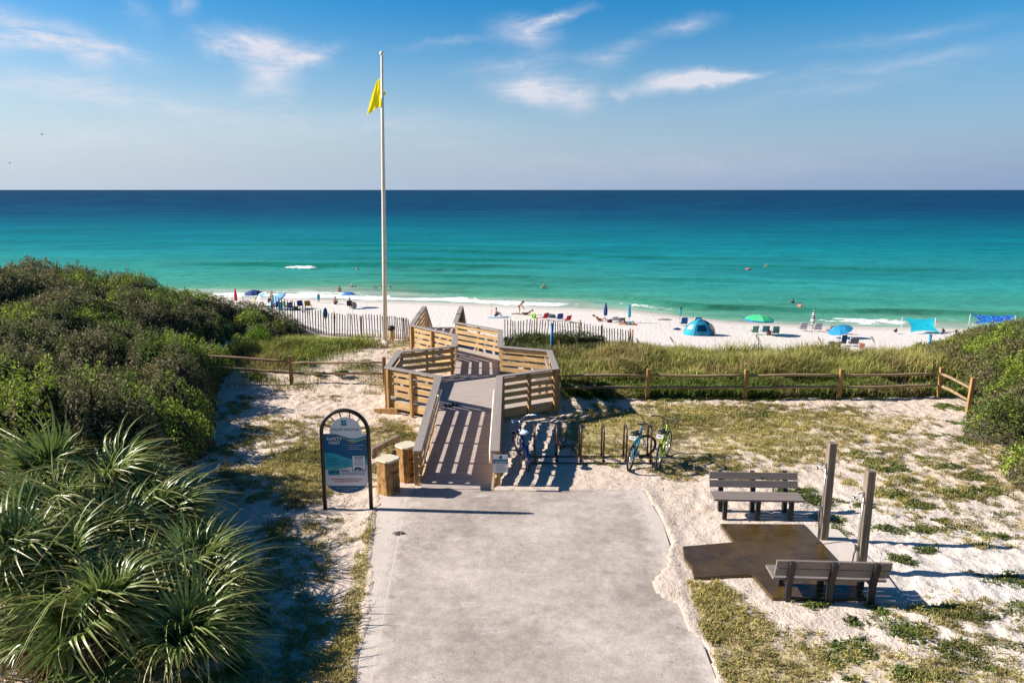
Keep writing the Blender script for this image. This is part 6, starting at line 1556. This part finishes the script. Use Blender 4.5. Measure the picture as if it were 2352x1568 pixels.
# blue stakes
for u, v0, v1, Y, lb, capd in ((1266.5, 786, 744, 31.5, 'slim blue stake among the weeds by the right slat fence', 0), (2131, 820, 769, 31.0, 'blue post on the dune crest near the right scrub bank', 1)):
    x = (u - 1176) / FP * (Y * CP + 1.4); z0 = gz(x, Y); zt_ = atY(u, v1, Y).z
    t = thing('marker_post', lb, 'post', (x, Y, z0), 0); mb = MB(); mb.tube([(0, 0, -.3), (0, 0, zt_ - z0)], .055, 10); mb.build('post', mat('blue post paint', (.01, .20, .42), .45, .08, 6), t)
    mb = MB(); mb.lathe([(.062, zt_ - z0 - .03), (.066, zt_ - z0 + .01), (.03, zt_ - z0 + .035)], seg=12); mb.build('cap', mat('blue post paint', (.01, .20, .42)), t)

# right part of the beach
closed('thin closed umbrella with a teal top left of the dome tent', beach(1561, 743), 1.80, .10, [CTEAL, CBLK], cz=.55, bands=2, lean=R(2), pole=mblack)
chair('bright blue chair left of the dome tent', beach(1569.5, 748), .05, cloth('chair blue', (.01, .11, .36)), .58, .62, 12)
chair('blue chair whose back shows above the dome tent', beach(1601, 749), .0, cloth('chair blue', (.01, .11, .36)), .60, .66, 10)
q = beach(1527, 735); t = thing('driftwood', 'dark driftwood stick lying on the sand left of the tent', 'driftwood', q, 0); mb = MB(); mb.tube([(-.75, 0, .05), (-.2, .03, .07), (.3, 0, .06), (.75, .02, .05)], [.03, .06, .06, .03], 7); mb.build('stick', mat('driftwood bark', (.055, .035, .03), .9, .3, 10), t)
q = beach(1555, 757.5); t = thing('beach_bag', 'small blue bag on the sand near the tent', 'bag', q, 0); mb = MB(); mb.ball((0, 0, .08), (.36, .18, .10), 10, 6); mb.build('bag', CNAVY, t); mb = MB(); mb.tube([(-.2, 0, .15), (0, 0, .22), (.2, 0, .15)], .015, 5); mb.build('handle', CNAVY, t)
# dome tent
q = beach(1612, 772); tent = thing('beach_tent', 'turquoise and blue dome beach tent with mesh windows', 'tent', q)
TW, TD, TH = 1.22, .95, 1.32
def tp(a, f):       # a: azimuth, f: 0 at the ground, 1 at the top
    rr = (1 - f ** 2.4) ** .62; return Vector((TW * rr * math.cos(a) * (1 + .12 * (1 - f)), TD * rr * math.sin(a) + .95, TH * f))
CT1, CT2, CT3 = cloth('tent turquoise', (.02, .42, .58)), cloth('tent blue', (.01, .23, .40)), cloth('tent deep', (.008, .16, .30))
sides = [(R(-118), R(-62), 'front'), (R(-62), R(-5), 'r'), (R(-5), R(60), 'b'), (R(60), R(120), 'b'), (R(120), R(185), 'b'), (R(185), R(242), 'l')]
for a0, a1, k_ in sides:
    mb = MB(); n, m_ = 8, 10; vs = []
    for j in range(m_ + 1):
        for i in range(n + 1):
            vs.append(tp(a0 + (a1 - a0) * i / n, j / m_))
    fs = []
    for j in range(m_):
        for i in range(n):
            op = (k_ == 'front' and 3 <= j <= 6 and 1 <= i <= n - 2) or (k_ in 'rl' and 4 <= j <= 6 and 2 <= i <= 5)
            if not op: fs.append((j * (n + 1) + i, j * (n + 1) + i + 1, (j + 1) * (n + 1) + i + 1, (j + 1) * (n + 1) + i))
    mb.add(vs, fs); mb.sm = [True] * len(mb.f); pn_ = mb.build('panel', CT2 if k_ == 'front' else CT1 if k_ == 'l' else CT3, tent)
    if k_ in 'rl':
        mb = MB(); fs = [(j * (n + 1) + i, j * (n + 1) + i + 1, (j + 1) * (n + 1) + i + 1, (j + 1) * (n + 1) + i) for j in range(4, 7) for i in range(2, 6)]; mb.add([v_ * .99 + Vector((0, .009, .004)) for v_ in vs], fs); mb.build('mesh_window', mat('window mesh', (.50, .46, .44), .8), pn_)
    mb = MB(); mb.tube([tp(a0, j / 12) * 1.01 for j in range(13)], .022, 6); mb.build('pole_sleeve', CT2, tent)
mb = MB(); mb.box((0, .95, .03), (1.9, 1.4, .03)); mb.build('floor', CT3, tent)
mb = MB(); mb.lathe([(.34, TH - .12), (.26, TH - .01), (.08, TH + .05), (.01, TH + .06)], c=(0, .95, 0), seg=12); mb.build('top_cover', CT2, tent)
umbrella('open green umbrella with a blue rim over sage chairs', beach(1741.5, 769), 1.30, 1.75, R(2), 0, [CGREEN, cloth('green light', (.10, .62, .30))], 8, valance=CB, sag=.22)
chair('sage green chair at the left under the green umbrella', beach(1731.5, 768), .05, CSAGE, .52, .58, 14)
chair('blue and sage chair directly right of the green umbrella pole', beach(1756, 767), .0, cloth('pale denim', (.10, .28, .42)), .60, .56, 16)
chair('sage green chair at the right of the trio by the green umbrella', beach(1780, 770), -.1, CSAGE, .52, .60, 10)
q = beach(1766, 770); t = thing('tote_bag', 'rust brown bag leaning between the sage chairs', 'bag', q, .3); mb = MB(); mb.lathe([(.15, 0), (.19, .1), (.16, .40), (.10, .46)], seg=10); mb.build('bag', CBROWN, t); mb = MB(); mb.ring((0, 0, .44), .09, .012, 'x', 12, 5, arc=(-math.pi / 2, math.pi / 2)); mb.build('handle', CBROWN, t)
closed('black and white striped closed umbrella between two striped chairs', beach(1864, 765), 2.10, .21, [CWHT, CBLK], bands=13, cz=.40, lean=R(1.5), pole=mblack)
ST = [cloth('chair red', (.40, .05, .10)), CWHT, cloth('chair sky', (.10, .25, .50)), CWHT]
chair('striped chair left of the black and white umbrella', beach(1842, 760), .05, CWHT, .62, .60, 14, stripes=ST)
chair('striped chair right of the black and white umbrella', beach(1876, 761), -.05, CWHT, .62, .60, 14, stripes=ST)
chair('red floral chair left of the tilted blue umbrella', beach(1906, 765), .25, cloth('floral', (.42, .08, .09)), .58, .52, 24, stripes=[cloth('floral', (.42, .08, .09)), cloth('floral gold', (.45, .22, .08))])
umbrella('tilted azure umbrella on the open sand right of the striped one', beach(1929, 776), 1.05, 1.05, R(20), R(200), [cloth('azure', (.008, .25, .50))], 8)
chair('red chair lying low behind the tilted azure umbrella', beach(1938, 767), .3, CRED, .55, .42, 40)
chair('dark navy chair on the near sand beside the black bags', beach(1933, 794), .1, cloth('deep navy', (.008, .05, .14)), .42, .68, 8)
chair('dark grey round backed chair right of the navy one on the near sand', beach(1959, 795), -.15, CGREY, .62, .50, 16)
for u, v, lb, s_ in ((1911, 797.5, 'black box shaped bag at the left of the near group', 1.0), (1923.5, 797.5, 'black lumpy bag between the box bag and navy chair', .8)):
    q = beach(u, v); t = thing('beach_bag', lb, 'bag', q, .1); mb = MB()
    if s_ == 1.0: mb.box((0, 0, .22), (.50, .34, .44))
    else: mb.ball((0, 0, .18), (.26, .22, .22), 10, 7); mb.ball((.12, .05, .30), (.16, .14, .14), 8, 6)
    mb.build('bag', CBLK, t, bevel=.03); mb = MB(); mb.tube([(-.14, 0, .42), (-.08, 0, .55), (.08, 0, .55), (.14, 0, .42)], .015, 6); mb.build('handle', CGREY, t)
q = beach(1979, 800); t = thing('bucket', 'rust red bucket on the near sand right of the grey chair', 'bucket', q); mb = MB(); mb.lathe([(.15, 0), (.22, .36), (.235, .37), (.235, .395), (.20, .395), (.14, .05)], seg=16); mb.build('pail', mat('rust bucket', (.40, .14, .10), .6), t); mb = MB(); mb.ring((0, 0, .36), .21, .01, 'x', 14, 5, arc=(-math.pi / 2, math.pi / 2)); mb.build('handle', malu, t)

# stretched canopies: four held corners with sagging edges
def canopy(label, C4, m, poles, name='shade_canopy'):
    o0 = (C4[0] + C4[1] + C4[2] + C4[3]) / 4; o0.z = float(base_h(np.array([o0.x]), np.array([o0.y]))[0])
    t = thing(name, label, 'canopy', o0, 0); n = 14; V = []; C = [c - o0 for c in C4]
    for j in range(n + 1):
        for i in range(n + 1):
            u_, v_ = i / n, j / n
            # pull the edges in towards the middle so that the corners stand out as points
            su = u_ + (u_ - .5) * -.26 * (4 * v_ * (1 - v_)) * (abs(2 * u_ - 1)) ** 1.0; sv = v_ + (v_ - .5) * -.26 * (4 * u_ * (1 - u_)) * (abs(2 * v_ - 1))
            p = C[0].lerp(C[1], su).lerp(C[2].lerp(C[3], su), sv); p.z -= .10 * math.sin(math.pi * u_) * math.sin(math.pi * v_); V.append(p)
    F = [(j * (n + 1) + i, j * (n + 1) + i + 1, (j + 1) * (n + 1) + i + 1, (j + 1) * (n + 1) + i) for j in range(n) for i in range(n)]
    np_mesh('canopy_cloth', [tuple(p) for p in V], F, None, m, t, smooth=True)
    for a, b_ in poles: mb = MB(); mb.tube([Vector(a) - o0 - Vector((0, 0, .1)), Vector(b_) - o0], .022, 6); mb.build('pole', mpole, t)
    return t
def corner(u, v, Y): return atY(u, v, Y)
def gnd(p, dx=0, dy=0): x, y = p.x + dx, p.y + dy; return Vector((x, y, float(base_h(np.array([x]), np.array([y]))[0])))
Yb = beach(2125, 768).y
c = [corner(2073, 728, Yb + 2.6), corner(2149, 730, Yb + 2.6), corner(2090, 763.5, Yb + .2), corner(2159, 763.5, Yb + .2)]
cv = canopy('plain turquoise shade cloth stretched by its corners near the water', c, CTURQ, [(gnd(c[0], -.05), c[0]), (gnd(c[1], .05), c[1]), (gnd(c[2], .1, .1), c[2]), (gnd(c[3], .1, .1), c[3])])
mb = MB(); lp_ = atY(2136, 746.5, Yb + 1.42) - Vector(cv.location); mb.ring(lp_ + Vector((-.25, -.06, .0)), .07, .012, 'x', 14, 5, M=Matrix.Rotation(math.pi / 2, 3, 'Z')); mb.build('printed_mark', mink, cv)
fish = bpy.data.materials.new('fish print cloth'); fish.use_nodes = True; N, L = nt(fish); b = N['Principled BSDF']; tcn = N.new('ShaderNodeTexCoord'); b.inputs['Roughness'].default_value = .8
mp = N.new('ShaderNodeMapping'); mp.inputs['Scale'].default_value = (1, 1.6, 2.4); L.new(tcn.outputs['Object'], mp.inputs['Vector'])
def voro(sc, seed):
    v_ = N.new('ShaderNodeTexVoronoi'); v_.inputs['Scale'].default_value = sc; m3 = N.new('ShaderNodeMapping'); m3.inputs['Location'].default_value = (seed, seed, seed); L.new(mp.outputs['Vector'], m3.inputs['Vector']); L.new(m3.outputs['Vector'], v_.inputs['Vector']); return v_.outputs['Distance']
fc_ = mixc(rangef(noise(1.6, 3), .4, .6), (.005, .06, .42), (.01, .20, .62)); fc_ = mixc(rangef(voro(1.9, 0), .26, .22), fc_, (.08, .55, .60)); fc_ = mixc(rangef(voro(2.1, 3.3), .20, .16), fc_, (.62, .42, .62)); L.new(fc_, b.inputs['Base Color'])
Yf = beach(2236, 757).y
c = [corner(2229, 721, Yf + 1.0), corner(2332, 724, Yf + 1.0), corner(2235, 743.5, Yf - .9), corner(2351, 740, Yf - .9)]
canopy('blue fish patterned shade cloth on thin white poles at the right edge', c, fish, [(gnd(corner(2224, 755, Yf + 1.2)), c[0]), (gnd(corner(2334, 755, Yf + 1.2)), c[1]), (gnd(c[2], .1), c[2]), (gnd(c[3], -.05), c[3])])
# gulls
GB = 'dark gulls on the sand'
for u, v, hd_, lb in ((2057, 766, .8, 'dark bird on the sand left of the turquoise cloth'), (2196, 767, -2, 'dark bird upright on the sand right of the turquoise cloth'), (2210, 777, -1.2, 'dark bird crouching nearest the right scrub bank'), (2166, 765.5, 1.2, 'dark bird right under the corner of the turquoise cloth')):
    q = beach(u, v); t = thing('bird', lb, 'bird', q, hd_, GB); pts = [(-.24, 0, .20), (-.10, 0, .19), (.02, 0, .22), (.10, 0, .29), (.15, 0, .36), (.22, 0, .36)]; sc = 1.25
    pts = [tuple(Vector(p_) * sc) for p_ in pts]; n0 = len(pts); pts += [tuple(Vector(p_) * sc) for p_ in ((-.02, .04, .12), (0, .045, .0), (-.02, -.04, .12), (0, -.045, .0))]
    me = skin_mesh(pts, [(0, 1), (1, 2), (2, 3), (3, 4), (4, 5), (1, 6), (6, 7), (1, 8), (8, 9)], [.02 * sc, .075 * sc, .085 * sc, .05 * sc, .045 * sc, .012 * sc, .012 * sc, .008 * sc, .012 * sc, .008 * sc], 2)
    link_mesh('body', me, mat('bird feathers', (.045, .032, .03), .8, .3, 12), t, True)
    mb = MB()
    for s_ in (-1, 1): mb.ball((-.06 * sc, s_ * .075 * sc, .22 * sc), (.20 * sc, .022 * sc, .07 * sc), 10, 6)
    mb.build('wings', mat('bird wing', (.03, .022, .022), .8), t)
# two birds far off in the sky
for u, v, D, lb in ((96, 309, 160, 'tiny bird flying low in the left sky'), (22, 375, 190, 'tiny bird flying at the far left just above the sea')):
    q = atY(u, v, D); t = thing('flying_bird', lb, 'bird', q, .4, 'birds in the sky'); me = skin_mesh([(-.25, 0, 0), (0, 0, 0), (.22, 0, .03), (.34, 0, .02), (.02, .25, .10), (-.06, .58, .02), (.02, -.25, .10), (-.06, -.58, .02)], [(0, 1), (1, 2), (2, 3), (1, 4), (4, 5), (1, 6), (6, 7)], [.04, .09, .06, .015, (.02, .08), (.01, .03), (.02, .08), (.01, .03)], 1); link_mesh('body', me, mat('bird feathers', (.045, .032, .03)), t, True)
# twigs on the slab edge
q = at(915, 1226, .02); t = thing('twig_heap', 'tiny dark heap of seaweed or twigs at the left edge of the walkway', 'debris', (q.x, q.y, .02)); mb = MB()
for k in range(16): a = random.uniform(0, 6.28); c_ = Vector((random.uniform(-.13, .13), random.uniform(-.06, .06), random.uniform(.005, .03))); d = Vector((math.cos(a), math.sin(a), random.uniform(-.2, .4))) * random.uniform(.03, .07); mb.tube([c_ - d, c_ + Vector((0, 0, .012)), c_ + d], [.004, .008, .003], 5)
mb.build('twigs', mat('dark twig', (.03, .022, .016), .9), t)
scene.cycles.max_bounces = 8; scene.cycles.transparent_max_bounces = 8; scene.cycles.use_denoising = True
